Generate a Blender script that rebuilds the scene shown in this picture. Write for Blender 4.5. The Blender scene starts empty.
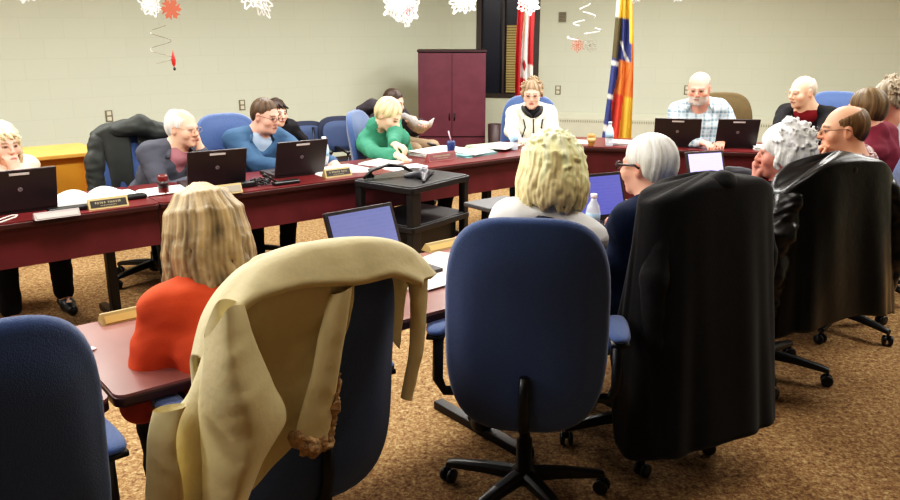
import bpy, bmesh, math, random
import numpy as np
from mathutils import Vector, Matrix
random.seed(4)
PI = math.pi
SC = bpy.context.scene
COL = SC.collection

# ------------------------------------------------------------------ camera geometry
F, CH, HY = 800.0, 1.68, 30.0
TH = math.atan((250 - HY) / F)
def ray(px, py):
    y = math.cos(TH) + math.sin(TH) * (250 - py) / F
    z = -math.sin(TH) + math.cos(TH) * (250 - py) / F
    return (px - 450) / F / y, z / y
def at_y(px, py, Y):
    a, b = ray(px, py)
    return Vector((a * Y, Y, CH + b * Y))
def at_z(px, py, z):
    a, b = ray(px, py)
    Y = (z - CH) / b
    return Vector((a * Y, Y, z))
AZ = math.radians(51.15)
U = Vector((math.sin(AZ), math.cos(AZ), 0)); N = Vector((-math.cos(AZ), math.sin(AZ), 0))
def un(u, n, z=0.0):
    return U * u + N * n + Vector((0, 0, z))
ROW = PI / 2 - AZ            # rotation about z that lays local x along the rows

# ------------------------------------------------------------------ materials
def lin(c):
    return tuple(((v / 255) / 12.92 if v / 255 <= .04045 else ((v / 255 + .055) / 1.055) ** 2.4) for v in c)
_m = {}
def mat(name, col, rough=.6, metal=0., var=0., scale=20., bump=0., bscale=60., emit=0., spec=.5, sheen=0., coat=0., alpha=1., trans=0.):
    if name in _m: return _m[name]
    m = bpy.data.materials.new(name); m.use_nodes = True
    nt = m.node_tree; b = nt.nodes['Principled BSDF']
    c = (*lin(col), 1)
    b.inputs['Base Color'].default_value = c
    b.inputs['Roughness'].default_value = rough; b.inputs['Metallic'].default_value = metal
    b.inputs['Specular IOR Level'].default_value = spec
    b.inputs['Sheen Weight'].default_value = sheen
    b.inputs['Coat Weight'].default_value = coat
    b.inputs['Alpha'].default_value = alpha
    b.inputs['Transmission Weight'].default_value = trans
    tc = nt.nodes.new('ShaderNodeTexCoord')
    if var or True:
        n = nt.nodes.new('ShaderNodeTexNoise'); n.inputs['Scale'].default_value = scale; n.inputs['Detail'].default_value = 6
        nt.links.new(tc.outputs['Object'], n.inputs['Vector'])
        r = nt.nodes.new('ShaderNodeMixRGB'); r.blend_type = 'MULTIPLY'; r.inputs['Fac'].default_value = min(1, var * 2)
        r.inputs['Color1'].default_value = c
        mr = nt.nodes.new('ShaderNodeMapRange'); mr.inputs['From Min'].default_value = .3; mr.inputs['From Max'].default_value = .7
        mr.inputs['To Min'].default_value = .45; mr.inputs['To Max'].default_value = 1.3
        nt.links.new(n.outputs['Fac'], mr.inputs['Value']); nt.links.new(mr.outputs['Result'], r.inputs['Color2'])
        nt.links.new(r.outputs['Color'], b.inputs['Base Color'])
    if bump:
        n2 = nt.nodes.new('ShaderNodeTexNoise'); n2.inputs['Scale'].default_value = bscale; n2.inputs['Detail'].default_value = 5
        nt.links.new(tc.outputs['Object'], n2.inputs['Vector'])
        bp = nt.nodes.new('ShaderNodeBump'); bp.inputs['Strength'].default_value = bump; bp.inputs['Distance'].default_value = .01
        nt.links.new(n2.outputs['Fac'], bp.inputs['Height']); nt.links.new(bp.outputs['Normal'], b.inputs['Normal'])
    if emit:
        b.inputs['Emission Color'].default_value = c; b.inputs['Emission Strength'].default_value = emit
    _m[name] = m
    return m
def vmat(name, rough=.6, bump=0., bscale=80., spec=.4, sheen=0., sss=0.):
    """material that reads the mesh's Col attribute"""
    if name in _m: return _m[name]
    m = bpy.data.materials.new(name); m.use_nodes = True
    nt = m.node_tree; b = nt.nodes['Principled BSDF']
    a = nt.nodes.new('ShaderNodeAttribute'); a.attribute_name = 'Col'
    nt.links.new(a.outputs['Color'], b.inputs['Base Color'])
    b.inputs['Roughness'].default_value = rough; b.inputs['Specular IOR Level'].default_value = spec
    b.inputs['Sheen Weight'].default_value = sheen
    if sss:
        b.inputs['Subsurface Weight'].default_value = sss; b.inputs['Subsurface Radius'].default_value = (.02, .008, .004); b.inputs['Subsurface Scale'].default_value = .3
    if bump:
        tc = nt.nodes.new('ShaderNodeTexCoord'); n2 = nt.nodes.new('ShaderNodeTexNoise'); n2.inputs['Scale'].default_value = bscale; n2.inputs['Detail'].default_value = 5
        nt.links.new(tc.outputs['Object'], n2.inputs['Vector'])
        bp = nt.nodes.new('ShaderNodeBump'); bp.inputs['Strength'].default_value = bump; bp.inputs['Distance'].default_value = .01
        nt.links.new(n2.outputs['Fac'], bp.inputs['Height']); nt.links.new(bp.outputs['Normal'], b.inputs['Normal'])
    _m[name] = m
    return m

# ------------------------------------------------------------------ object helpers
def tag(o, label=None, cat=None, group=None, kind=None):
    if label: o['label'] = label
    if cat: o['category'] = cat
    if group: o['group'] = group
    if kind: o['kind'] = kind
    return o
def empty(name, loc=(0, 0, 0), rz=0., label=None, cat=None, group=None, kind=None):
    o = bpy.data.objects.new(name, None); COL.objects.link(o)
    o.empty_display_size = .1
    o.location = loc; o.rotation_euler = (0, 0, rz)
    return tag(o, label, cat, group, kind)
def link(name, bm, m, parent=None, smooth=True, loc=None, rz=0., bevel=0., sub=0):
    me = bpy.data.meshes.new(name)
    bmesh.ops.recalc_face_normals(bm, faces=bm.faces)
    bm.to_mesh(me); bm.free()
    for p in me.polygons: p.use_smooth = smooth
    o = bpy.data.objects.new(name, me); COL.objects.link(o)
    for k in (m if isinstance(m, (list, tuple)) else [m]): me.materials.append(k)
    if parent: o.parent = parent
    if loc is not None: o.location = loc
    if rz: o.rotation_euler = (0, 0, rz)
    if bevel:
        b = o.modifiers.new('bevel', 'BEVEL'); b.width = bevel; b.segments = 2; b.limit_method = 'ANGLE'; b.angle_limit = .7
        w = o.modifiers.new('wn', 'WEIGHTED_NORMAL')
    if sub:
        s = o.modifiers.new('sub', 'SUBSURF'); s.levels = sub; s.render_levels = sub
    return o
def kids(o): return [c for c in bpy.data.objects if c.parent == o]
def copy_tree(o, parent=None):
    c = o.copy(); COL.objects.link(c); c.parent = parent
    for k in kids(o): copy_tree(k, c)
    return c
def box(bm, c, s, M=None):
    r = bmesh.ops.create_cube(bm, size=1)
    for v in r['verts']:
        v.co = Vector((v.co.x * s[0] + c[0], v.co.y * s[1] + c[1], v.co.z * s[2] + c[2]))
        if M is not None: v.co = M @ v.co
    return r['verts']
def tube(bm, pts, r, seg=8, cap=True):
    pts = [Vector(p) for p in pts]; rings = []
    rr = r if isinstance(r, (list, tuple)) else [r] * len(pts)
    prev = None
    for i, p in enumerate(pts):
        t = (pts[min(i + 1, len(pts) - 1)] - pts[max(i - 1, 0)]).normalized()
        if prev is None:
            a = Vector((0, 0, 1)) if abs(t.z) < .9 else Vector((1, 0, 0))
            x = t.cross(a).normalized()
        else:
            x = (prev - t * prev.dot(t))
            x = x.normalized() if x.length > 1e-6 else t.orthogonal().normalized()
        prev = x; y = t.cross(x)
        rings.append([bm.verts.new(p + (x * math.cos(2 * PI * k / seg) + y * math.sin(2 * PI * k / seg)) * rr[i]) for k in range(seg)])
    for a, b in zip(rings, rings[1:]):
        for k in range(seg):
            bm.faces.new((a[k], a[(k + 1) % seg], b[(k + 1) % seg], b[k]))
    if cap:
        bm.faces.new(rings[0][::-1]); bm.faces.new(rings[-1])
def lathe(bm, prof, c=(0, 0, 0), seg=20):
    c = Vector(c); rings = []
    for r, z in prof:
        rings.append([bm.verts.new(c + Vector((r * math.cos(2 * PI * k / seg), r * math.sin(2 * PI * k / seg), z))) for k in range(seg)])
    for a, b in zip(rings, rings[1:]):
        for k in range(seg):
            bm.faces.new((a[k], a[(k + 1) % seg], b[(k + 1) % seg], b[k]))
    bm.faces.new(rings[0][::-1]); bm.faces.new(rings[-1])
def prism(bm, poly, z0, z1):
    a = [bm.verts.new((x, y, z0)) for x, y in poly]; b = [bm.verts.new((x, y, z1)) for x, y in poly]
    n = len(poly)
    bm.faces.new(a[::-1]); bm.faces.new(b)
    for i in range(n): bm.faces.new((a[i], a[(i + 1) % n], b[(i + 1) % n], b[i]))
def pillow(bm, hw, hh, T, ex=3.0, fr=(0, 0, 0), curve=0., lumbar=0., rings=10, seg=48, M=None, taper=0., groove=True):
    """rounded upholstered pad in the xz plane, thickness along y (fr = centre)"""
    def pt(r, th, side):
        c, s = math.cos(th), math.sin(th)
        x = hw * math.copysign(abs(c) ** (2 / ex), c) * r; z = hh * math.copysign(abs(s) ** (2 / ex), s) * r
        x *= 1 + taper * (z / hh)
        t = T * (max(0, 1 - r ** 5)) ** .5
        if groove and .80 < r < .93: t -= T * .10
        y = curve * x * x / (hw * hw) + lumbar * math.cos(z / hh * 2.2) + side * t
        v = Vector((x + fr[0], y + fr[1], z + fr[2]))
        return M @ v if M is not None else v
    rs = [0, .2, .4, .6, .74, .82, .87, .92, .96, .985, 1.0]
    outer = [bm.verts.new(pt(1.0, 2 * PI * k / seg, 0)) for k in range(seg)]
    for side in (-1, 1):
        prev = None
        c0 = bm.verts.new(pt(0, 0, side))
        for r in rs[1:]:
            ring = outer if r == 1.0 else [bm.verts.new(pt(r, 2 * PI * k / seg, side)) for k in range(seg)]
            for k in range(seg):
                if prev is None: bm.faces.new((c0, ring[k], ring[(k + 1) % seg]))
                else: bm.faces.new((prev[k], ring[k], ring[(k + 1) % seg], prev[(k + 1) % seg]))
            prev = ring
def rnoise(P, f, seed=0, n=7):
    rs = np.random.RandomState(seed); o = np.zeros(len(P))
    for i in range(n):
        d = rs.normal(size=3); d /= np.linalg.norm(d); ff = f * (0.6 + 1.6 * rs.rand())
        o += np.sin(P @ d * ff + rs.rand() * 6.28 + 1.5 * np.sin(P @ rs.normal(size=3) * f * .4)) / n
    return o * 1.6

# ------------------------------------------------------------------ implicit surfaces -> one continuous mesh
class Field:
    def __init__(s): s.p = []
    def cap(s, a, b, ra, rb=None, k=.02, op='u', M=None):
        a, b = Vector(a), Vector(b)
        if M is not None: a, b = M @ a, M @ b
        s.p.append(('c', np.array(a), np.array(b), ra, ra if rb is None else rb, k, op)); return s
    def ell(s, c, r, k=.02, op='u', M=None, R=None):
        c = Vector(c); Q = R.to_3x3() if R is not None else Matrix.Identity(3)
        if M is not None: c = M @ c; Q = M.to_3x3() @ Q
        s.p.append(('e', np.array(c), np.array(Q), np.array(r, float), None, k, op)); return s
    def chain(s, pts, rs, k=.02, op='u', M=None):
        if not isinstance(rs, (list, tuple)): rs = [rs] * len(pts)
        for i in range(len(pts) - 1): s.cap(pts[i], pts[i + 1], rs[i], rs[i + 1], k, op, M)
        return s
    def build(s, h, inflate=0.):
        los, his = [], []
        for q in s.p:
            if q[6] != 'u': continue
            if q[0] == 'c':
                r = max(q[3], q[4]) + inflate
                los.append(np.minimum(q[1], q[2]) - r); his.append(np.maximum(q[1], q[2]) + r)
            else:
                e = np.abs(q[2]) @ (q[3] + inflate); los.append(q[1] - e); his.append(q[1] + e)
        lo = np.min(los, 0) - 3 * h; hi = np.max(his, 0) + 3 * h
        n = np.ceil((hi - lo) / h).astype(int) + 1
        D = np.full(n, .08, np.float32)
        ax = [lo[i] + np.arange(n[i]) * h for i in range(3)]
        for q in s.p:
            kind, k, op = q[0], q[5], q[6]; m = k + 3 * h
            if kind == 'c':
                r = max(q[3], q[4]) + inflate
                a = np.minimum(q[1], q[2]) - r - m; b = np.maximum(q[1], q[2]) + r + m
            else:
                e = np.abs(q[2]) @ (q[3] + inflate); a = q[1] - e - m; b = q[1] + e + m
            i0 = np.clip(np.floor((a - lo) / h).astype(int), 0, n); i1 = np.clip(np.ceil((b - lo) / h).astype(int) + 1, 0, n)
            if np.any(i1 <= i0): continue
            X = ax[0][i0[0]:i1[0]][:, None, None]; Y = ax[1][i0[1]:i1[1]][None, :, None]; Z = ax[2][i0[2]:i1[2]][None, None, :]
            if kind == 'c':
                A = q[1]; d = q[2] - q[1]; L = max(float(d @ d), 1e-12)
                x, y, z = X - A[0], Y - A[1], Z - A[2]
                t = np.clip((x * d[0] + y * d[1] + z * d[2]) / L, 0, 1)
                dd = np.sqrt((x - t * d[0]) ** 2 + (y - t * d[1]) ** 2 + (z - t * d[2]) ** 2) - (q[3] + (q[4] - q[3]) * t) - (inflate if op == 'u' else 0)
            else:
                Q = q[2]; r = q[3] + (inflate if op == 'u' else 0); x, y, z = X - q[1][0], Y - q[1][1], Z - q[1][2]
                a0 = (x * Q[0, 0] + y * Q[1, 0] + z * Q[2, 0]); a1 = (x * Q[0, 1] + y * Q[1, 1] + z * Q[2, 1]); a2 = (x * Q[0, 2] + y * Q[1, 2] + z * Q[2, 2])
                k0 = np.sqrt((a0 / r[0]) ** 2 + (a1 / r[1]) ** 2 + (a2 / r[2]) ** 2)
                k1 = np.sqrt((a0 / r[0] ** 2) ** 2 + (a1 / r[1] ** 2) ** 2 + (a2 / r[2] ** 2) ** 2) + 1e-9
                dd = k0 * (k0 - 1) / k1
            dd = dd.astype(np.float32)
            sl = (slice(i0[0], i1[0]), slice(i0[1], i1[1]), slice(i0[2], i1[2])); g = D[sl]
            if op == 'u':
                hh = np.maximum(k - np.abs(g - dd), 0) / k
                D[sl] = np.minimum(g, dd) - hh * hh * k * .25
            else:
                dd = -dd; hh = np.maximum(k - np.abs(g - dd), 0) / k
                D[sl] = np.maximum(g, dd) + hh * hh * k * .25
        return surfnet(D, lo, h)
def surfnet(D, lo, h):
    S = (D < 0)
    c = np.zeros(tuple(d - 1 for d in D.shape), np.int8)
    off = [(i, j, k) for i in (0, 1) for j in (0, 1) for k in (0, 1)]
    nx, ny, nz = c.shape
    for i, j, k in off: c += S[i:i + nx, j:j + ny, k:k + nz]
    act = (c > 0) & (c < 8)
    idx = np.full(c.shape, -1, np.int64); I = np.argwhere(act); idx[act] = np.arange(len(I))
    acc = np.zeros((len(I), 3)); cnt = np.zeros(len(I))
    for a in off:
        for ax in range(3):
            if a[ax] == 1: continue
            b = list(a); b[ax] = 1
            va = D[I[:, 0] + a[0], I[:, 1] + a[1], I[:, 2] + a[2]]; vb = D[I[:, 0] + b[0], I[:, 1] + b[1], I[:, 2] + b[2]]
            m = (va < 0) != (vb < 0); t = np.where(m, va / np.where(m, va - vb, 1), 0)
            p = np.tile(np.array(a, float), (len(I), 1)); p[:, ax] += t
            acc[m] += p[m]; cnt[m] += 1
    V = lo + (I + acc / np.maximum(cnt, 1)[:, None]) * h
    Q = []
    for ax in range(3):
        sl0 = [slice(None)] * 3; sl1 = [slice(None)] * 3; sl0[ax] = slice(0, -1); sl1[ax] = slice(1, None)
        s0, s1 = S[tuple(sl0)], S[tuple(sl1)]; E = np.argwhere(s0 != s1)
        u, v = (ax + 1) % 3, (ax + 2) % 3
        ok = (E[:, u] > 0) & (E[:, v] > 0) & (E[:, u] < c.shape[u]) & (E[:, v] < c.shape[v]); E = E[ok]
        def cell(du, dv):
            e = E.copy(); e[:, u] -= du; e[:, v] -= dv; return idx[e[:, 0], e[:, 1], e[:, 2]]
        q = np.stack([cell(1, 1), cell(0, 1), cell(0, 0), cell(1, 0)], 1)
        fl = ~s0[E[:, 0], E[:, 1], E[:, 2]]; q[fl] = q[fl][:, ::-1]
        Q.append(q)
    Q = np.concatenate(Q); Q = Q[(Q >= 0).all(1)]
    return V, Q
def vnormals(V, Q):
    n = np.cross(V[Q[:, 2]] - V[Q[:, 0]], V[Q[:, 3]] - V[Q[:, 1]])
    o = np.zeros_like(V)
    for i in range(4): np.add.at(o, Q[:, i], n)
    return o / (np.linalg.norm(o, axis=1)[:, None] + 1e-12)
def relax(V, Q, it=2, f=.5):
    for _ in range(it):
        a = np.zeros_like(V); c = np.zeros(len(V))
        for i in range(4):
            j = Q[:, (i + 1) % 4]; k = Q[:, (i - 1) % 4]
            np.add.at(a, Q[:, i], V[j] + V[k]); np.add.at(c, Q[:, i], 2)
        V = V + f * (a / np.maximum(c, 1)[:, None] - V)
    return V
def meshobj(name, V, Q, m, parent=None, org=(0, 0, 0), col=None):
    me = bpy.data.meshes.new(name)
    V = V - np.array(org)
    me.vertices.add(len(V)); me.vertices.foreach_set('co', V.astype(np.float32).ravel())
    me.loops.add(len(Q) * 4); me.loops.foreach_set('vertex_index', Q.astype(np.int32).ravel())
    me.polygons.add(len(Q)); me.polygons.foreach_set('loop_start', np.arange(0, len(Q) * 4, 4, dtype=np.int32))
    me.update(calc_edges=True); me.validate()
    me.polygons.foreach_set('use_smooth', np.ones(len(me.polygons), bool))
    if col is not None:
        a = me.color_attributes.new('Col', 'FLOAT_COLOR', 'POINT')
        a.data.foreach_set('color', np.concatenate([col, np.ones((len(col), 1))], 1).astype(np.float32).ravel())
    me.materials.append(m)
    o = bpy.data.objects.new(name, me); COL.objects.link(o)
    if parent: o.parent = parent
    return o
# ------------------------------------------------------------------ room shell
def block_mat(name, col, rot):
    m = mat(name, col, .75, var=.03, scale=2.)
    nt = m.node_tree; b = nt.nodes['Principled BSDF']
    tc = nt.nodes.new('ShaderNodeTexCoord'); sp = nt.nodes.new('ShaderNodeSeparateXYZ'); cb = nt.nodes.new('ShaderNodeCombineXYZ')
    nt.links.new(tc.outputs['Object'], sp.inputs[0]); nt.links.new(sp.outputs['X'], cb.inputs['X']); nt.links.new(sp.outputs['Z'], cb.inputs['Y'])
    br = nt.nodes.new('ShaderNodeTexBrick')
    br.inputs['Scale'].default_value = 1; br.inputs['Brick Width'].default_value = .4; br.inputs['Row Height'].default_value = .2
    br.inputs['Mortar Size'].default_value = .0045; br.inputs['Mortar Smooth'].default_value = .6
    br.inputs['Color1'].default_value = (*lin(col), 1); br.inputs['Color2'].default_value = (*[v * .985 for v in lin(col)], 1)
    br.inputs['Mortar'].default_value = (*[v * .93 for v in lin(col)], 1)
    nt.links.new(cb.outputs[0], br.inputs['Vector']); nt.links.new(br.outputs['Color'], b.inputs['Base Color'])
    bp = nt.nodes.new('ShaderNodeBump'); bp.inputs['Strength'].default_value = .2; bp.inputs['Distance'].default_value = .002; bp.invert = True
    nt.links.new(br.outputs['Fac'], bp.inputs['Height']); nt.links.new(bp.outputs['Normal'], b.inputs['Normal'])
    return m
WALL = block_mat('painted_block', (197, 202, 184), 0)
CEIL = mat('ceiling_tile', (225, 222, 210), .9, var=.05, scale=60)
DARKWALL = mat('bounce_cut_wall', (70, 66, 58), .9, var=.05, scale=4)  # unseen walls behind the camera, coloured dark to cut bounce light
def carpet():
    m = mat('carpet', (120, 95, 62), .95)
    nt = m.node_tree; b = nt.nodes['Principled BSDF']; tc = nt.nodes.new('ShaderNodeTexCoord')
    n = nt.nodes.new('ShaderNodeTexNoise'); n.inputs['Scale'].default_value = 75; n.inputs['Detail'].default_value = 4; n.inputs['Roughness'].default_value = .75
    v = nt.nodes.new('ShaderNodeTexNoise'); v.inputs['Scale'].default_value = 34; v.inputs['Detail'].default_value = 3
    nt.links.new(tc.outputs['Object'], n.inputs['Vector']); nt.links.new(tc.outputs['Object'], v.inputs['Vector'])
    mx = nt.nodes.new('ShaderNodeMath'); mx.operation = 'MULTIPLY_ADD'; mx.inputs[1].default_value = .35
    nt.links.new(v.outputs['Fac'], mx.inputs[0]); 
    sc = nt.nodes.new('ShaderNodeMath'); sc.operation = 'MULTIPLY'; sc.inputs[1].default_value = .65
    nt.links.new(n.outputs['Fac'], sc.inputs[0]); nt.links.new(sc.outputs[0], mx.inputs[2])
    cr = nt.nodes.new('ShaderNodeValToRGB'); e = cr.color_ramp.elements
    e[0].position = .36; e[0].color = (*lin((66, 44, 28)), 1); e[1].position = .66; e[1].color = (*lin((210, 184, 136)), 1)
    x = cr.color_ramp.elements.new(.45); x.color = (*lin((132, 94, 60)), 1)
    x = cr.color_ramp.elements.new(.52); x.color = (*lin((156, 122, 78)), 1)
    nt.links.new(mx.outputs[0], cr.inputs['Fac']); nt.links.new(cr.outputs['Color'], b.inputs['Base Color'])
    bp = nt.nodes.new('ShaderNodeBump'); bp.inputs['Strength'].default_value = .8; bp.inputs['Distance'].default_value = .01
    nt.links.new(n.outputs['Fac'], bp.inputs['Height']); nt.links.new(bp.outputs['Normal'], b.inputs['Normal'])
    return m
CARPET = carpet()
WN = 8.95                                    # left wall lies on n = WN
corner = un(0, 0); 
# corner where the ray of x=450 meets the left wall
cornerY = WN / math.sin(AZ); CORNER = Vector((0, cornerY, 0))
BAZ = math.radians(104); BD = Vector((math.sin(BAZ), math.cos(BAZ), 0)); BR = math.atan2(BD.y, BD.x)
def wall(name, p0, d, x0, x1, holes=(), m=None, h=2.75, th=.15, out=None):
    """wall with local x along d; front face at local y = 0, thickness away from room"""
    bm = bmesh.new()
    xs = sorted({x0, x1, *[v for hl in holes for v in (hl[0], hl[1])]})
    for a, b in zip(xs, xs[1:]):
        hs = [hl for hl in holes if hl[0] <= a and hl[1] >= b]
        zs = [0.]
        for hl in hs: zs += [hl[2], hl[3]]
        zs.append(h)
        for i in range(0, len(zs), 2):
            if zs[i + 1] - zs[i] > .001: box(bm, ((a + b) / 2, th / 2, (zs[i] + zs[i + 1]) / 2), (b - a, th, zs[i + 1] - zs[i]))
    bmesh.ops.remove_doubles(bm, verts=bm.verts, dist=.0005)
    o = link(name, bm, m or WALL, smooth=False, loc=p0, rz=math.atan2(d.y, d.x))
    tag(o, kind='structure'); return o
wall('wall_left', CORNER, U, -11.5, .15)
# back wall: local x from corner
def bx(px, py=90):      # position along back wall where the pixel column px hits it
    a, _ = ray(px, py)
    # (CORNER + t*BD).x = a*(CORNER.y + t*BD.y)
    return (a * CORNER.y - CORNER.x) / (BD.x - a * BD.y)
w0, w1 = bx(476), bx(538)
pz = CORNER + BD * ((w0 + w1) / 2)
wz0 = (at_y(505, 98, pz.y)).z
wall('wall_back', CORNER, BD, 0, 8.2, holes=[(w0, w1, wz0, 2.3)])
RC = CORNER + BD * 8.2
wall('wall_right', Vector((RC.x, RC.y, 0)), Vector((0, -1, 0)), 0, 11.5)
BL = CORNER - U * 11.5
wall('wall_front', Vector((RC.x + .2, -1.6, 0)), Vector((-1, 0, 0)), 0, RC.x - BL.x + .6, m=DARKWALL)
wall('wall_side', Vector((BL.x - .15, -1.7, 0)), Vector((0, 1, 0)), 0, BL.y + 1.9 if BL.y > -1.6 else .5, m=DARKWALL)
poly = [(BL.x - .3, -1.75), (RC.x + .3, -1.75), (RC.x + .3, RC.y + .3), (CORNER.x + .3, CORNER.y + .4), (CORNER.x - .3, CORNER.y + .2), (BL.x - .3, BL.y + .1)]
bm = bmesh.new(); prism(bm, poly, -.1, 0); tag(link('floor', bm, CARPET, smooth=False), kind='structure')
bm = bmesh.new(); prism(bm, poly, 2.75, 2.85); tag(link('ceiling', bm, CEIL, smooth=False), kind='structure')
# window with dark night glass, a lighter blind in the right part
def blind_mat():
    m = mat('window_blind', (158, 142, 92), .7)
    nt = m.node_tree; b = nt.nodes['Principled BSDF']; tc = nt.nodes.new('ShaderNodeTexCoord')
    w = nt.nodes.new('ShaderNodeTexWave'); w.bands_direction = 'Z'; w.inputs['Scale'].default_value = 9; w.inputs['Distortion'].default_value = .0
    nt.links.new(tc.outputs['Object'], w.inputs['Vector'])
    cr = nt.nodes.new('ShaderNodeValToRGB'); cr.color_ramp.elements[0].color = (*lin((120, 104, 62)), 1); cr.color_ramp.elements[1].color = (*lin((176, 160, 108)), 1)
    nt.links.new(w.outputs['Color'], cr.inputs['Fac']); nt.links.new(cr.outputs['Color'], b.inputs['Base Color'])
    return m
DF = mat('dark_window_frame', (58, 50, 46), .5, var=.05)
GL = mat('night_window_glass', (44, 46, 56), .22, spec=.4, var=.05, scale=3)
WR = empty('window_1', CORNER + BD * ((w0 + w1) / 2), BR, kind='structure')
ww = w1 - w0
bm = bmesh.new(); zt = 2.3
for c, s in (((-ww / 2 + .035, .05, (wz0 + zt) / 2), (.07, .12, zt - wz0)), ((ww / 2 - .045, .05, (wz0 + zt) / 2), (.09, .12, zt - wz0)),
             ((0, .05, wz0 + .03), (ww - .14, .12, .06)), ((0, .05, zt - .03), (ww - .14, .12, .06)), ((-.06, .05, (wz0 + zt) / 2), (.03, .08, zt - wz0 - .12))):
    box(bm, c, s)
link('window_frame', bm, DF, WR, smooth=False)
bm = bmesh.new(); box(bm, (-.26, .07, (wz0 + zt) / 2), (ww - .58 if ww > .7 else .3, .02, zt - wz0 - .12)); box(bm, (.1, .085, (wz0 + zt) / 2), (ww - .2, .01, zt - wz0 - .1)); link('window_pane', bm, GL, WR, smooth=False)
bxa, bxb = bx(505) - (w0 + w1) / 2, bx(532) - (w0 + w1) / 2
zb0 = at_y(520, 93, pz.y).z; zb1 = at_y(520, 25, pz.y).z
bm = bmesh.new()
nsl = 26
for i in range(nsl):
    z = zb0 + (zb1 - zb0) * (i + .5) / nsl
    box(bm, ((bxa + bxb) / 2, .055 + .004 * (i % 2), z), (bxb - bxa, .006, (zb1 - zb0) / nsl * .94))
link('window_blind', bm, blind_mat(), WR, smooth=False)
# heater casing along the back wall
HM = mat('heater_paint', (196, 196, 176), .6, var=.04, scale=8)
hz = at_y(560, 112, (CORNER + BD * bx(560)).y).z
bm = bmesh.new()
x0h, x1h = w1 + .08, 7.9
v = [( x0h, 0, 0.06), (x0h, -.11, 0.06), (x0h, -.11, hz - .07), (x0h, -.02, hz), (x0h, 0, hz)]
A = [bm.verts.new(p) for p in v]; B = [bm.verts.new((x1h, p[1], p[2])) for p in v]
bm.faces.new(A); bm.faces.new(B[::-1])
for i in range(5): bm.faces.new((A[i], A[(i + 1) % 5], B[(i + 1) % 5], B[i]))
ho = link('trim_1', bm, HM, smooth=False, loc=CORNER, rz=BR); tag(ho, kind='structure')
bm = bmesh.new()
i = 0; xx = x0h + .05
while xx < x1h - .05:
    box(bm, (xx, -.113, hz - .105), (.012, .006, .03)); xx += .03
link('heater_grille', bm, mat('heater_slots', (140, 140, 122), .7), ho, smooth=False)
for nm, pp, d, L in (('baseboard_left', CORNER, U, (-11.4, 0)), ('baseboard_back', CORNER, BD, (0, w1 + .05))):
    bm = bmesh.new(); box(bm, ((L[0] + L[1]) / 2, -.008, .05), (L[1] - L[0], .016, .1))
    tag(link(nm, bm, mat('vinyl_baseboard', (60, 50, 42), .5), smooth=False, loc=pp, rz=math.atan2(d.y, d.x)), kind='structure')
# wall plates
PL = mat('outlet_plate', (200, 198, 178), .4); SLOT = mat('outlet_slot', (110, 104, 88), .5)
def plate(px, py, left, label, kind='wall_outlet', g=None):
    if left:
        a, b = ray(px, py); t = WN / (-a * math.cos(AZ) + math.sin(AZ)); p = Vector((a * t, t, CH + b * t)); rz = ROW
    else:
        t = bx(px); p = CORNER + BD * t; p.z = at_y(px, py, p.y).z; rz = BR
    o = empty(kind, p, rz, label, 'outlet' if kind == 'wall_outlet' else 'vent')
    if kind == 'wall_outlet':
        bm = bmesh.new(); box(bm, (0, -.004, 0), (.075, .008, .12)); link('cover_plate', bm, SLOT, o, smooth=False, bevel=.002)
        for z in (-.028, .028):
            bm = bmesh.new(); box(bm, (0, -.010, z), (.045, .006, .042)); link('socket', bm, PL, o, smooth=False, bevel=.002)
            
    else:
        bm = bmesh.new(); box(bm, (0, -.01, 0), (.10, .02, .13)); link('casing', bm, mat('grey_box_paint', (128, 122, 104), .6), o, smooth=False, bevel=.003)
        bm = bmesh.new()
        for k in range(6): box(bm, (0, -.022, -.05 + .02 * k), (.08, .004, .008))
        link('grille', bm, mat('grey_box_slats', (92, 86, 72), .6), o, smooth=False)
    return o
plate(109, 116, True, 'small outlet plate on the wall above the light wooden desk')
plate(242, 105, True, 'small outlet plate on the wall above the plain blue chair')
plate(558, 90, False, 'small outlet plate between the window and the yellow flag')
plate(687, 90, False, 'small outlet plate on the wall beside the bearded man in plaid')
plate(560, 17, False, 'small grey vented box high on the back wall beside the window', 'wall_vent')
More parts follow.
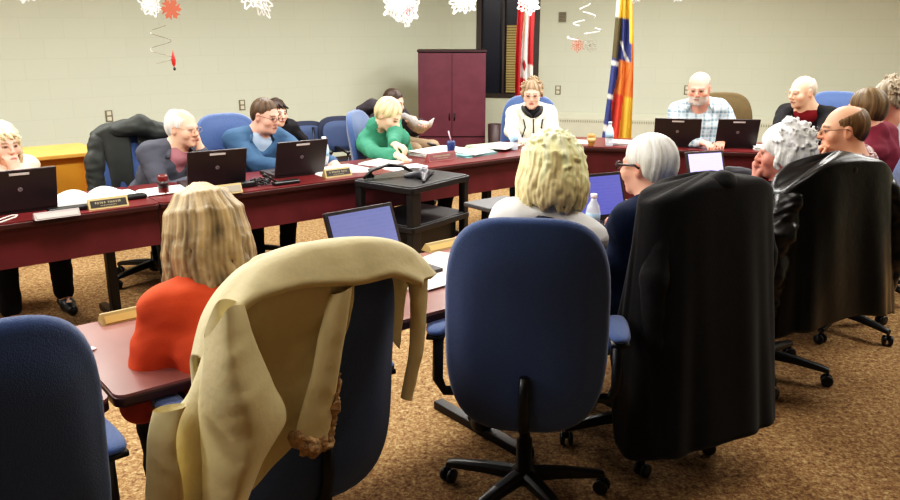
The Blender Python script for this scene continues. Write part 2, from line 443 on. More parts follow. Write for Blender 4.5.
# ------------------------------------------------------------------ furniture
MAHOG = mat('mahogany_laminate', (104, 38, 40), .32, var=.22, scale=7, spec=.5)
MAHOGP = mat('mahogany_panel', (86, 32, 38), .4, var=.22, scale=6, spec=.4)
EDGE = mat('table_edge', (52, 20, 20), .4)
BLK = mat('black_plastic', (22, 22, 24), .38, var=.05)
BLKM = mat('black_metal', (18, 18, 20), .35, metal=.3)
def rrect(x0, x1, y0, y1, r=.03, n=4):
    o = []
    for cx, cy, a0 in ((x1 - r, y1 - r, 0), (x0 + r, y1 - r, 90), (x0 + r, y0 + r, 180), (x1 - r, y0 + r, 270)):
        for i in range(n + 1):
            a = math.radians(a0 + 90 * i / n); o.append((cx + r * math.cos(a), cy + r * math.sin(a)))
    return o
def table(label, p, rz, L, W, panel=None, h=.74, group=None, legs=True, topc=None):
    """origin at the front-left corner, x along length, y depth"""
    t = empty('conference_table', p, rz, label, 'table', group)
    bm = bmesh.new(); prism(bm, rrect(0, L, 0, W), h - .008, h); link('tabletop', bm, topc or MAHOG, t, smooth=False)
    bm = bmesh.new(); prism(bm, rrect(-.004, L + .004 if False else L, -.004, W), h - .036, h - .0081); link('table_edge', bm, EDGE, t, smooth=False, bevel=.004)
    if panel:
        z0, yo, pz1 = panel
        bm = bmesh.new(); box(bm, (L / 2, yo, (z0 + h - .036) / 2), (L - .004, .02, h - .036 - z0)); link('modesty_panel', bm, MAHOGP, t, smooth=False)
    if legs:
        for x in (.22, L - .22):
            bm = bmesh.new()
            box(bm, (x, W / 2, (.04 + h - .036) / 2), (.05, .07, h - .036 - .04)); box(bm, (x, W / 2, .02), (.05, W - .08, .04)); box(bm, (x, W / 2, h - .05), (.04, W - .12, .028))
            link('leg', bm, BLKM, t, smooth=False, bevel=.005)
    return t
LT = 4.47
table('mahogany table at the far left under the woman with her hand at her chin', un(-.25, LT), ROW, 1.75, .62, (.49, .05, 0))
table('mahogany table bearing two black laptops before the men in grey and blue jackets', un(1.505, LT), ROW, 1.75, .62, (.49, .05, 0))
tbl3 = table('mahogany table with papers before the woman in the green turtleneck', un(3.26, LT), ROW, 1.19, .62, (.49, .05, 0))
# corner wedge between left row and back row
BA = Vector((1.02, 6.72, 0))                 # front corner of the back row
e0 = un(4.455, LT); e1 = un(4.455, LT + .62)
BNn = Vector((math.cos(BAZ) * -1, math.sin(BAZ), 0))   # into the back wall side (perp of BD)
BNn = Vector((-BD.y, BD.x, 0))
cw = empty('corner_table', e0, 0, 'mahogany corner table in front of the woman in the white jacket', 'table')
b0 = BA; b1 = BA + BNn * .62
mid = un(5.35, LT + .78)
pts = [e0, BA, b1, mid, e1]
pp = [((p - e0).x, (p - e0).y) for p in pts]
bm = bmesh.new(); prism(bm, pp, .732, .74); link('tabletop', bm, MAHOG, cw, smooth=False)
bm = bmesh.new(); prism(bm, pp, .704, .7319); link('table_edge', bm, EDGE, cw, smooth=False)
bm = bmesh.new(); d = (BA - e0); a = math.atan2(d.y, d.x)
box(bm, (d.length / 2, .05, (.49 + .704) / 2), (d.length - .02, .02, .704 - .49), Matrix.Rotation(a, 4, 'Z')); link('modesty_panel', bm, MAHOGP, cw, smooth=False)
for q in (e0.lerp(mid, .35), mid.lerp(b1, .5) - Vector((0, .25, 0))):
    q = q - e0; bm = bmesh.new(); box(bm, (q.x, q.y, .372), (.06, .06, .664)); box(bm, (q.x, q.y, .02), (.3, .3, .04)); link('leg', bm, BLKM, cw, smooth=False)
table('mahogany table facing us under the bearded man with two laptops', BA, BR, 1.62, .62, (.3, .05, 0))
table('mahogany table under the bald man in the black jacket', BA + BD * 1.625, BR, 1.6, .62, (.3, .05, 0))
# near row
NT0, NT1 = 2.07, 2.70
MAHT = mat('sheen_tinted_mahogany', (138, 92, 88), .28, var=.12, scale=7, spec=.6)  # mahogany lightened to pink, the reflection on the near tops painted in
table('near table in the bottom left corner beside the empty blue chair', un(-1.25, NT0), ROW, 1.765, NT1 - NT0, topc=MAHT)
table('near table under the woman in the orange jacket', un(.53, NT0), ROW, 1.76, NT1 - NT0, topc=MAHT)
table('near table between the curly blonde woman and the man in the navy sweater', un(2.30, NT0 + .14), ROW, 1.6, NT1 - NT0)
table('near table before the white-haired person and the bald man in plaid', un(3.91, NT0 + .14), ROW, 1.75, NT1 - NT0)

# ---- task chairs
BLUE = mat('blue_tweed', (64, 88, 138), .85, var=.12, scale=160, bump=.25, bscale=300, sheen=.3)
NAVY = mat('navy_upholstery', (28, 34, 56), .85, var=.1, scale=120, bump=.2, bscale=250)
BROWNF = mat('brown_coat_cloth', (84, 68, 40), .9, var=.12, scale=30)
CHROME = mat('grey_caster_rim', (120, 120, 124), .35, metal=.4)
def make_chair(fab):
    """faces +y, origin on the floor under the column, back top at 1.14"""
    t = empty('office_chair')
    for k in range(5):
        a = 2 * PI * k / 5 + .3; d = Vector((math.cos(a), math.sin(a), 0))
        bm = bmesh.new()
        pr = [(0.03, .115, .03, .022), (.15, .105, .026, .018), (.28, .085, .02, .014), (.31, .078, .016, .012)]
        rg = []
        s = Vector((-d.y, d.x, 0))
        for r_, z_, w_, h_ in pr:
            c = d * r_ + Vector((0, 0, z_)); rg.append([bm.verts.new(c + s * x * w_ + Vector((0, 0, y * h_))) for x, y in ((-1, -1), (1, -1), (1, .4), (.5, 1), (-.5, 1), (-1, .4))])
        for a_, b_ in zip(rg, rg[1:]):
            for i in range(6): bm.faces.new((a_[i], a_[(i + 1) % 6], b_[(i + 1) % 6], b_[i]))
        bm.faces.new(rg[0]); bm.faces.new(rg[-1][::-1])
        lg = link('leg', bm, BLK, t, bevel=.003)
        bm = bmesh.new(); c = d * .305
        Mx = Matrix.Translation(c + Vector((0, 0, .028))) @ Matrix.Rotation(a + .9 + k, 4, 'Z') @ Matrix.Rotation(PI / 2, 4, 'Y')
        for off in (-.017, .017):
            n0 = len(bm.verts); lathe(bm, [(.0, -.009), (.022, -.009), (.028, -.006), (.028, .006), (.022, .009), (.0, .009)], (0, 0, off), 16)
            bm.verts.ensure_lookup_table()
            for v in bm.verts[n0:]: v.co = Mx @ v.co
        tube(bm, [c + Vector((0, 0, .03)), c + Vector((0, 0, .078))], .008, 8)
        link('caster', bm, BLK, lg)
    bm = bmesh.new(); lathe(bm, [(.035, .075), (.045, .09), (.045, .13), (.03, .14), (.028, .25), (.02, .255), (.02, .385), (.05, .39), (.05, .40)]); link('gas_column', bm, BLKM, t)
    bm = bmesh.new(); box(bm, (0, -.02, .413), (.2, .26, .03)); tube(bm, [(.1, .02, .41), (.26, .04, .405)], .006); link('tilt_mechanism', bm, BLK, t, smooth=False, bevel=.006)
    bm = bmesh.new(); pillow(bm, .25, .24, .045, 3.4, M=Matrix.Translation((0, .02, .475)) @ Matrix.Rotation(PI / 2, 4, 'X')); link('seat', bm, fab, t)
    bm = bmesh.new(); R_ = Matrix.Translation((0, -.262, .77)) @ Matrix.Rotation(math.radians(7), 4, 'X')
    pillow(bm, .262, .375, .055, 3.4, curve=.035, lumbar=.02, M=R_, taper=-.02); link('backrest', bm, fab, t)
    bm = bmesh.new(); tube(bm, [(0, -.05, .41), (0, -.2, .405), (0, -.275, .43), (0, -.298, .52), (0, -.302, .62)], [.022, .022, .02, .018, .016]); link('back_bracket', bm, BLK, t)
    for s in (-1, 1):
        bm = bmesh.new(); tube(bm, [(s * .14, .0, .425), (s * .29, -.01, .425), (s * .315, -.01, .47), (s * .31, -.02, .66)], [.016, .018, .02, .02], 10); box(bm, (s * .31, .0, .663), (.06, .22, .014))
        ar = link('armrest', bm, BLK, t)
        bm = bmesh.new(); pillow(bm, .038, .125, .016, 3, M=Matrix.Translation((s * .31, .0, .684)) @ Matrix.Rotation(PI / 2, 4, 'X'), groove=False); link('arm_pad', bm, fab, ar)
    return t
PROTO = make_chair(BLUE); used = [0]
def chair(back, az, ht, label, fab=None, group=None, bo=.285):
    """back: world xy under the top of the backrest"""
    o = PROTO if not used[0] else copy_tree(PROTO)
    used[0] = 1
    a = math.radians(az); f = Vector((math.sin(a), math.cos(a), 0))
    o.location = Vector((back[0], back[1], 0)) + f * bo; o.rotation_euler = (0, 0, -a)
    dz = ht - 1.143
    for k in kids(o):
        n = k.name.split('.')[0]
        if n in ('seat', 'backrest', 'back_bracket', 'armrest', 'tilt_mechanism'): k.location.z = dz if n != 'backrest' else dz
        if n == 'gas_column': k.scale.z = 1 + dz / .40
        if fab:
            if n in ('seat', 'backrest'):
                k.data = k.data.copy(); k.data.materials[0] = fab
    return tag(o, label, 'chair', group)
def yback(px, py, Y): p = at_y(px, py, Y); return (p.x, p.y), p.z
CH_BL = chair((-.93, 1.42), -42, 1.15, 'empty blue fabric chair cropped in the bottom left corner')
CH_TAN_BACK = (-.34, 1.95)
CH_TAN = chair(CH_TAN_BACK, -36, 1.14, 'blue fabric chair under the tan sheepskin coat')
CH_BLUE = chair((.235, 2.33), 7, 1.15, 'bare blue fabric chair behind the curly blonde woman, back towards us')
CH_BLK = chair((.93, 2.84), -30, 1.15, 'chair hidden under the long black wool coat')
CH_LEA = chair((1.70, 3.50), -25, 1.13, 'chair under the black leather jacket')
CH_P12 = chair((2.52, 4.28), -68, 1.14, 'blue fabric chair behind the balding man in glasses, cut by the frame')
CH_RGT = chair((3.02, 4.80), -50, 1.12, 'blue fabric chair of the man in maroon near the right edge')
(b, z) = yback(128, 124, 5.6); CH_M1 = chair(b, 141, z, 'blue fabric chair with a dark hooded coat over its back')
(b, z) = yback(224, 113, 6.0); CH_M2 = chair(b, 144, z, 'plain blue fabric chair left of the man in the blue jacket')
(b, z) = yback(357, 110, 6.62); CH_GR = chair(b, 104, z, 'blue fabric chair behind the woman in the green turtleneck')
(b, z) = yback(530, 95, 7.42); CH_BG = chair(b, 184, z, 'blue fabric chair holding the woman in the white jacket')
(b, z) = yback(724, 92, 7.28); CH_PL = chair(b, 192, z, 'chair behind the bearded man in plaid, coloured brown for its coat', BROWNF)  # brown fabric stands in for a coat draped over this chair
(b, z) = yback(838, 91, 7.1); CH_BJ = chair(b, 200, z, 'blue fabric chair behind the bald man in the black jacket')
(b, z) = (un(.55, 5.88), 1.0); CH_LW = chair(b, 141, z, 'chair of the blonde woman at the far left table')

# ---- guest chairs in the second row
def make_guest():
    t = empty('guest_chair')
    bm = bmesh.new(); pillow(bm, .22, .21, .04, 3.2, M=Matrix.Translation((0, .02, .46)) @ Matrix.Rotation(PI / 2, 4, 'X')); link('seat', bm, NAVY, t)
    bm = bmesh.new(); pillow(bm, .215, .20, .03, 3.0, curve=.03, M=Matrix.Translation((0, -.235, .76)) @ Matrix.Rotation(math.radians(8), 4, 'X')); link('backrest', bm, NAVY, t)
    bm = bmesh.new(); pillow(bm, .18, .17, .03, 3.0, curve=.028, M=Matrix.Translation((0, -.205, .74)) @ Matrix.Rotation(math.radians(8), 4, 'X')); link('back_cushion', bm, mat('slate_blue_upholstery', (54, 68, 100), .85, var=.1, scale=120), t)
    for s in (-1, 1):
        bm = bmesh.new(); tube(bm, [(s * .24, -.26, .85), (s * .24, -.24, .6), (s * .24, -.2, .42), (s * .25, -.26, .0)], .012); link('leg', bm, BLKM, t)
        bm = bmesh.new(); tube(bm, [(s * .25, .22, 0), (s * .25, .2, .40), (s * .25, .18, .62)], .012); link('leg', bm, BLKM, t)
        bm = bmesh.new(); tube(bm, [(s * .25, .2, .635), (s * .25, .05, .655), (s * .245, -.24, .66)], [.018, .02, .016]); link('armrest', bm, BLK, t)
    return t
g0 = make_guest()
gs = [(305, 121, 7.9, 150, 'navy guest chair nearest the dark-haired woman, in the row behind', 0), (338, 116, 8.0, 150, 'navy guest chair behind the green sweater woman\'s blue chair', 0),
      (274, 121, 7.75, 150, 'navy guest chair holding the dark-haired woman', 0), (384, 116, 8.1, 128, 'navy guest chair holding the man who reads a newspaper', 0)]
for i, (px, py, Y, az, lb, _) in enumerate(gs):
    o = g0 if i == 0 else copy_tree(g0); p = at_y(px, py, Y); a = math.radians(az)
    o.location = (p.x + math.sin(a) * .24, p.y + math.cos(a) * .24, 0); o.rotation_euler = (0, 0, -a)
    sc = p.z / .96; o.scale = (1.05, 1.05, sc)
    tag(o, lb, 'chair')
    o['z'] = 0
    del o['z']

# ---- cabinet
cp = at_y(452, 50, 9.9)
cwid = (487 - 418) / (F / math.cos(TH)) * 9.9
CABM = mat('cabinet_laminate', (90, 44, 58), .4, var=.15, scale=7)
CABD = mat('cabinet_gap', (44, 14, 22), .6)
cab = empty('storage_cabinet', (cp.x, cp.y + .24, 0), 0, 'tall dark burgundy two-door storage cabinet against the back wall corner', 'cabinet')
hz_ = cp.z
bm = bmesh.new(); box(bm, (0, .01, hz_ / 2), (cwid, .44, hz_ - .02)); box(bm, (0, -.0, hz_ - .012), (cwid + .02, .48, .024)); link('cabinet_body', bm, CABD, cab, smooth=False)
for s in (-1, 1):
    bm = bmesh.new(); box(bm, (s * cwid / 4, -.222, hz_ * .63), (cwid / 2 - .006, .02, hz_ * .69)); d = link('door', bm, CABM, cab, smooth=False)
    bm = bmesh.new(); tube(bm, [(s * .03, -.24, hz_ * .42), (s * .03, -.25, hz_ * .45), (s * .03, -.24, hz_ * .48)], .006); link('handle', bm, BLKM, d)
    bm = bmesh.new(); box(bm, (s * cwid / 4, -.222, hz_ * .15), (cwid / 2 - .006, .02, hz_ * .25)); link('lower_door', bm, CABM, cab, smooth=False)
bp_ = at_y(491, 124, 9.75)
bm = bmesh.new(); lathe(bm, [(.07, 0), (.09, bp_.z), (.082, bp_.z), (.065, .02)], seg=20)
wb = link('waste_bin', bm, mat('dark_bin', (52, 34, 36), .5), loc=(bp_.x + .05, bp_.y, 0)); tag(wb, 'dark waste bin beside the burgundy cabinet', 'bin')

# ---- light wood desk
DW = mat('golden_oak', (216, 160, 78), .45, var=.12, scale=5)
dp = at_z(97, 151, .80)
dk = empty('wooden_desk', dp, ROW, 'light golden wood desk by the left wall behind the blonde woman', 'desk')
bm = bmesh.new(); box(bm, (-.5, .27, -.015), (1.06, .6, .03)); link('desktop', bm, DW, dk, smooth=False, bevel=.004)
bm = bmesh.new(); box(bm, (-.5, .06, -.36), (.86, .02, .66)); link('front_panel', bm, mat('oak_panel', (206, 146, 50), .5, var=.1, scale=5), dk, smooth=False)
for x in (-.95, -.06):
    for y in (.03, .5):
        bm = bmesh.new(); box(bm, (x, y, -.415), (.07, .05, .77)); link('leg', bm, DW, dk, smooth=False, bevel=.004)

# ---- AV cart
cL, cF, cR = at_z(358, 177, .75), at_z(412, 188, .75), at_z(471, 174, .75)
ex = (cR - cF); ey = (cL - cF); W_, D_ = ex.length, ey.length
ca = math.atan2(ex.y, ex.x)
CART = mat('cart_plastic', (26, 26, 30), .42, var=.05)
ct = empty('av_cart', (cF.x, cF.y, 0), ca, 'black two-shelf utility cart standing in the middle of the floor', 'cart')
D_ = .5
def tray(nm, z):
    bm = bmesh.new(); prism(bm, rrect(0, W_, 0, D_, .03), z - .045, z - .008); 
    prism(bm, rrect(.015, W_ - .015, .015, D_ - .015, .02), z - .008, z)
    return link(nm, bm, CART, ct, smooth=False, bevel=.004)
tray('top_shelf', .75); tray('lower_shelf', .50); tray('bottom_shelf', .16)
bm = bmesh.new(); box(bm, (W_ / 2, D_ / 2, .30), (W_ - .14, D_ - .14, .28)); link('storage_box', bm, BLK, ct, smooth=False, bevel=.01)
for x in (.035, W_ - .035):
    for y in (.035, D_ - .035):
        bm = bmesh.new(); box(bm, (x + (.02 if x < .1 and y < .1 else 0), y, (.06 + .71) / 2), (.09 if x < .1 and y < .1 else .05, .05, .65)); lg = link('post', bm, CART, ct, smooth=False, bevel=.008)
        bm = bmesh.new(); lathe(bm, [(0, -.012), (.03, -.012), (.03, .012), (0, .012)], seg=16)
        for v in bm.verts: v.co = Vector((x + v.co.z, y + v.co.y, .03 + v.co.x))
        link('caster', bm, BLK, lg)
CARTM = Matrix.Translation((cF.x, cF.y, 0)) @ Matrix.Rotation(ca, 4, 'Z')
# ------------------------------------------------------------------ people
SKIN = vmat('skin', .5, sss=.0, spec=.35)
HAIR = vmat('hair', .5, bump=.15, bscale=150, spec=.35)
CLOTH = vmat('garment', .85, bump=.12, bscale=220, spec=.2)
LEATHER_SHOE = mat('shoe_leather', (24, 22, 22), .4)
def plaid(name, base, c1, c2, sc=1.):
    m = mat(name, base, .85)
    nt = m.node_tree; b = nt.nodes['Principled BSDF']; tc = nt.nodes.new('ShaderNodeTexCoord')
    prev = None
    for i, (ax, col, fr, wd) in enumerate((('X', c1, 15, .35), ('Z', c1, 15, .35), ('X', c2, 30, .22), ('Z', c2, 30, .22))):
        sp = nt.nodes.new('ShaderNodeSeparateXYZ'); nt.links.new(tc.outputs['Object'], sp.inputs[0])
        mm = nt.nodes.new('ShaderNodeMath'); mm.operation = 'MULTIPLY'; mm.inputs[1].default_value = fr * sc; nt.links.new(sp.outputs[ax], mm.inputs[0])
        fr_ = nt.nodes.new('ShaderNodeMath'); fr_.operation = 'FRACT'; nt.links.new(mm.outputs[0], fr_.inputs[0])
        lt = nt.nodes.new('ShaderNodeMath'); lt.operation = 'LESS_THAN'; lt.inputs[1].default_value = wd; nt.links.new(fr_.outputs[0], lt.inputs[0])
        f = nt.nodes.new('ShaderNodeMath'); f.operation = 'MULTIPLY'; f.inputs[1].default_value = .62; nt.links.new(lt.outputs[0], f.inputs[0])
        mx = nt.nodes.new('ShaderNodeMixRGB'); nt.links.new(f.outputs[0], mx.inputs['Fac'])
        if prev is None: mx.inputs['Color1'].default_value = (*lin(base), 1)
        else: nt.links.new(prev.outputs['Color'], mx.inputs['Color1'])
        mx.inputs['Color2'].default_value = (*lin(col), 1); prev = mx
    nt.links.new(prev.outputs['Color'], b.inputs['Base Color'])
    return m

def head_prims(Fd, M, fem=False, chin=1., nose=1., fat=0.):
    f = fat
    Fd.ell((0, -.018, .034), (.076, .096, .084), .02, M=M)
    Fd.ell((0, .028, -.015), (.062 + f, .064, .085), .03, M=M)
    Fd.ell((0, .034, -.072), (.048 + f, .05, .036), .03, M=M)
    Fd.ell((0, .072, -.099 * chin), (.02, .018, .016), .03, M=M)
    for s in (-1, 1):
        Fd.ell((s * .048, .062, -.03), (.02 + f, .022, .022), .03, M=M)      # cheek
        Fd.cap((s * .012, .088, .024), (s * .046, .074, .022), .009, .007, .012, M=M)   # brow ridge
        Fd.ell((s * .031, .100, .003), (.016, .014, .010), .010, 'sub', M=M)
        Fd.ell((s * .031, .080, .003), (.013, .013, .011), .003, M=M)       # eyeball
        Fd.ell((s * .079, -.008, -.004), (.010, .019, .031), .008, M=M)     # ear
        Fd.ell((s * .087, -.004, -.002), (.006, .011, .018), .004, 'sub', M=M)
        Fd.ell((s * .012, .100, -.033), (.009, .010, .008), .008, M=M)
        if fat: Fd.ell((s * .04, .03, -.085), (.03, .035, .03), .03, M=M)
    Fd.cap((0, .090, .014), (0, .090 + .024 * nose, -.026), .008, .0115, .012, M=M)
    Fd.cap((-.017, .090, -.0585), (.017, .090, -.0585), .007, None, .006, M=M)
    Fd.cap((-.014, .089, -.071), (.014, .089, -.071), .0075, None, .005, M=M)

def hand(Fd, W, fd, pn, side, curl=.5, sc=1.):
    """W wrist, fd finger direction, pn direction the back of the hand faces, side = +1 thumb along +x"""
    fd = fd.normalized(); pn = (pn - fd * pn.dot(fd)).normalized(); sx = fd.cross(pn).normalized() * side
    P = lambda a, b, c: W + fd * a * sc + sx * b * sc + pn * c * sc
    Fd.chain([P(-.02, 0, 0), P(.02, 0, 0)], [.024 * sc, .024 * sc], .015)
    for b in (-.026, -.009, .009, .026): Fd.cap(P(.02, b * .7, 0), P(.085, b, 0), .015 * sc, .012 * sc, .012)
    for b, l in ((-.028, .056), (-.0095, .072), (.0095, .078), (.028, .068)):
        a1 = curl; a2 = curl * 2.2; a3 = curl * 3
        q0 = P(.085, b, 0); q1 = P(.085 + l * .45 * math.cos(a1), b * 1.1, -l * .45 * math.sin(a1))
        q2 = q1 + fd * (l * .32 * math.cos(a2)) * sc - pn * (l * .32 * math.sin(a2)) * sc
        q3 = q2 + fd * (l * .25 * math.cos(a3)) * sc - pn * (l * .25 * math.sin(a3)) * sc
        Fd.chain([q0, q1, q2, q3], [.0095 * sc, .0088 * sc, .008 * sc, .007 * sc], .003)
    Fd.chain([P(.02, .022, 0), P(.05, .045, -.012), P(.078, .05, -.024), P(.095, .046, -.034)], [.013 * sc, .011 * sc, .0095 * sc, .008 * sc], .006)

def ik(S, T, l1, l2, hint):
    d = T - S; L = d.length
    if L > (l1 + l2) * .985: T = S + d * ((l1 + l2) * .985 / L); d = T - S; L = d.length
    if L < .12: T = S + d.normalized() * .12; d = T - S; L = d.length
    a = (l1 * l1 - l2 * l2 + L * L) / (2 * L); h = math.sqrt(max(0, l1 * l1 - a * a))
    u = d.normalized(); hn = (hint - u * hint.dot(u)).normalized()
    return S + u * a + hn * h, T

def person(label, head, hips, az, haz=None, pit=10, rol=0, hs=1., hands=(None, None), skin=(226, 180, 156), top=None, inner=None,
           hair=None, hairc=(90, 70, 50), glasses=None, bulk=0., fem=False, voxel=.0075, legs=True, trouser=(24, 24, 28), collar=None,
           brow=None, beard=None, nose=1., fat=0., seat=.46, sh=1., topmat=None, feet=None, group=None, kneedir=0, sleeve=1., openv=0., lean=None, bald_shine=0, hairk=None):
    hx, hy = hips
    a = math.radians(az); fw = Vector((math.sin(a), math.cos(a), 0)); rt = Vector((math.cos(a), -math.sin(a), 0)); up = Vector((0, 0, 1))
    ha = math.radians(haz if haz is not None else az)
    HC = at_y(*head)
    # head matrix: yaw, pitch (down), roll
    M = Matrix.Translation(HC) @ Matrix.Rotation(-ha, 4, 'Z') @ Matrix.Rotation(-math.radians(pit), 4, 'X') @ Matrix.Rotation(math.radians(rol), 4, 'Y') @ Matrix.Scale(hs, 4)
    # scale radii by hs through local lambda
    class HF(Field): pass
    pel = Vector((hx, hy, seat + .10))
    nb = M @ Vector((0, -.058, -.135))                     # base of neck
    root = empty('person', (hx, hy, 0), 0, label, 'person', group)
    org = (hx, hy, 0)
    T = nb - pel; L = T.length; t = T.normalized()
    r = (rt - t * rt.dot(t)).normalized(); q = t.cross(r) * -1
    if q.dot(fw) < 0: q = -q
    TP = lambda x, y, z: pel + r * x + q * y + t * (z * L)
    b = bulk
    def torso(Fd, e=0., belly=True):
        Fd.ell(TP(0, -.01, .02), (.165 + b + e, .12 + b + e, .12 + e), .05, R=Rm)
        Fd.ell(TP(0, .015 + b * .6, .33), (.145 + b + e, .11 + b * 1.3 + e, .17 + e), .06, R=Rm)
        Fd.ell(TP(0, .005, .64), ((.165 * sh + b * .6 + e), .115 + b * .5 + e, .17 + e), .06, R=Rm)
        Fd.cap(TP(-.125 * sh, -.015, .86), TP(.125 * sh, -.015, .86), .066 + e, None, .05)
        for s in (-1, 1):
            Fd.cap(TP(s * .13 * sh, -.02, .88), M @ Vector((s * .02, -.052, -.12)), .045 + e, .042 + e * .5, .04)
            if fem: Fd.ell(TP(s * .075, .09, .62), (.07 + e, .06 + e, .07 + e), .03, R=Rm)
    Rm = Matrix((( r.x, q.x, t.x), (r.y, q.y, t.y), (r.z, q.z, t.z)))
    arms = []
    for i, s in enumerate((1, -1)):                       # right, left
        S = TP(s * .178 * sh, -.01, .87)
        h = hands[i]
        if h is None: h = dict(p=pel + fw * .34 + rt * s * .16 + up * .06)
        if isinstance(h, Vector): h = dict(p=h)
        E_, W = ik(S, h['p'], .285, .255, h.get('hint', (rt * s * .7 - up * 1. - fw * .3)))
        fd = h.get('fd', ((W - E_).normalized() + fw * .4 - up * .15))
        arms.append((s, S, E_, W, fd, h.get('pn', up + fw * .1), h.get('curl', .35)))
    k = sleeve
    def armp(Fd, e=0., end=1.):
        for s, S, E_, W, *_ in arms:
            Fd.cap(S, E_, .052 + e + b * .25, .043 + e + b * .15, .035); Wq = E_.lerp(W, end)
            Fd.cap(E_, Wq, .043 + e + b * .15, .028 + e * 1.15, .02)
    kn, an = [], []
    for i, s in enumerate((1, -1)):
        H_ = pel + rt * s * .095 - up * .01
        kd = math.radians(kneedir); dirv = fw * math.cos(kd) + rt * math.sin(kd)
        K_ = H_ + dirv * .42 + rt * s * .05 - up * .02; K_.z = max(K_.z, .50)
        A_ = K_ + dirv * ((feet[i] if feet else (.06, -.10)[i])) + rt * s * .02; A_.z = .10
        kn.append((H_, K_, A_, dirv)); 
    # ---- body
    Fd = Field(); M_ = M
    head_prims(Fd, M_, fem, nose=nose, fat=fat)
    if hs != 1.:
        for j, p_ in enumerate(Fd.p):
            p_ = list(p_); 
            if p_[0] == 'c': p_[3] *= hs; p_[4] *= hs
            else: p_[2] = p_[2] / hs; p_[3] = p_[3] * hs
            Fd.p[j] = tuple(p_)
    nr = .052 if fem else .060 + b * .3
    Fd.cap(M @ Vector((0, -.022, -.05)), M @ Vector((0, -.052, -.16)), nr * hs, nr * 1.08, .03)
    torso(Fd); armp(Fd)
    for s, S, E_, W, fd, pn, curl in arms: hand(Fd, W, fd, pn, -s, curl, .95 if fem else 1.04)
    for H_, K_, A_, dv in kn:
        Fd.cap(H_, K_, .082, .058, .04); Fd.cap(K_, A_, .056, .04, .02); Fd.cap(A_ - up * .03, A_ + dv * .13 - up * .065, .036, .028, .02)
    V, Q = Fd.build(voxel); V = relax(V, Q, 2, .35)
    Lc = (np.array(M.inverted().to_3x3()) @ (V - np.array(HC)).T).T
    sk = np.array(lin(skin)); C = np.tile(sk, (len(V), 1)) * (1 + .05 * rnoise(V, 40, 3)[:, None])
    inh = np.linalg.norm(Lc / np.array([.11, .14, .15]), axis=1) < 1
    x, y, z = np.abs(Lc[:, 0]), Lc[:, 1], Lc[:, 2]; front = inh & (y > .035)
    def mixc(w, col):
        nonlocal C; w = np.clip(w, 0, 1)[:, None]; C = C * (1 - w) + np.array(lin(col)) * w
    red = (min(255, skin[0]), int(skin[1] * .86), int(skin[2] * .84))
    mixc(front * .5 * np.exp(-((x - .045) ** 2 + (z + .03) ** 2) / .0006), red)
    mixc(front * .5 * np.exp(-(x ** 2 + (z + .028) ** 2) / .0002), red)
    mixc(inh * .4 * (x > .074) * (np.abs(z) < .04), red)
    if brow is None: brow = hairc
    mixc(front * .8 * ((x > .012) & (x < .05) & (np.abs(z - .025 + (x - .03) ** 2 * 6) < .0055)), brow)
    mixc(front * .75 * (((x - .031) / .018) ** 2 + ((z - .003) / .010) ** 2 < 1), (110, 76, 64))
    mixc(front * .9 * (((x - .031) / .011) ** 2 + ((z - .003) / .0055) ** 2 < 1), (52, 44, 42))
    mixc(front * .8 * (((x) / .025) ** 2 + ((z + .0645) / .010) ** 2 < 1), (186, 92, 88) if fem else (170, 104, 92))
    mixc(front * .6 * ((x < .022) & (np.abs(z + .0645) < .0028)), (90, 40, 40))
    if beard:
        mixc(inh * .9 * ((y > .03) & (z < -.042) & ~((x < .02) & (np.abs(z + .064) < .006))), beard)
    meshobj('body', V, Q, SKIN, root, org, C)
    # ---- garments
    def garment(nm, Fg, col, m=None, wr=.0055, vx=voxel, var=.06):
        V, Q = Fg.build(vx); V = relax(V, Q, 2, .4); n = vnormals(V, Q)
        V = V + n * (rnoise(V, 26, 5) * wr + rnoise(V, 55, 8) * wr * .5)[:, None]
        C = np.tile(np.array(lin(col)), (len(V), 1)) * (1 + var * rnoise(V, 30, 9)[:, None])
        return meshobj(nm, V, Q, m or CLOTH, root, org, C)
    e = .016
    G = Field(); torso(G, e); armp(G, e, .93 * k)
    necka, neckb = M @ Vector((0, -.044, -.10)), M @ Vector((0, -.058, -.145))
    if collar == 'turtle': G.cap(M @ Vector((0, -.036, -.105)), neckb, nr + .010, nr + .02, .02)
    if openv:
        G.cap(TP(0, .13, .95), TP(0, .19 + b, .95 - openv), .055, .02, .01, 'sub')
        G.cap(M @ Vector((0, .0, -.115)), M @ Vector((0, .02, -.14)), nr + .004, None, .01, 'sub')
    G.cap(M @ Vector((0, -.02, -.06)), M @ Vector((0, -.03, -.128)), nr + .006, nr + .004, .004, 'sub')
    g = garment(top[0], G, top[1], topmat)
    if inner:
        G = Field(); torso(G, .006); G.cap(M @ Vector((0, -.044, -.125)), neckb, nr + .006, nr + .012, .01)
        G.ell(TP(0, .04, .93), (.085, .075, .07), .03, R=Rm); G.cap(M @ Vector((0, .03, -.06)), M @ Vector((0, .01, -.10)), nr, nr - .01, .004, 'sub')
        garment(inner[0], G, inner[1], inner[2] if len(inner) > 2 else None, .002)
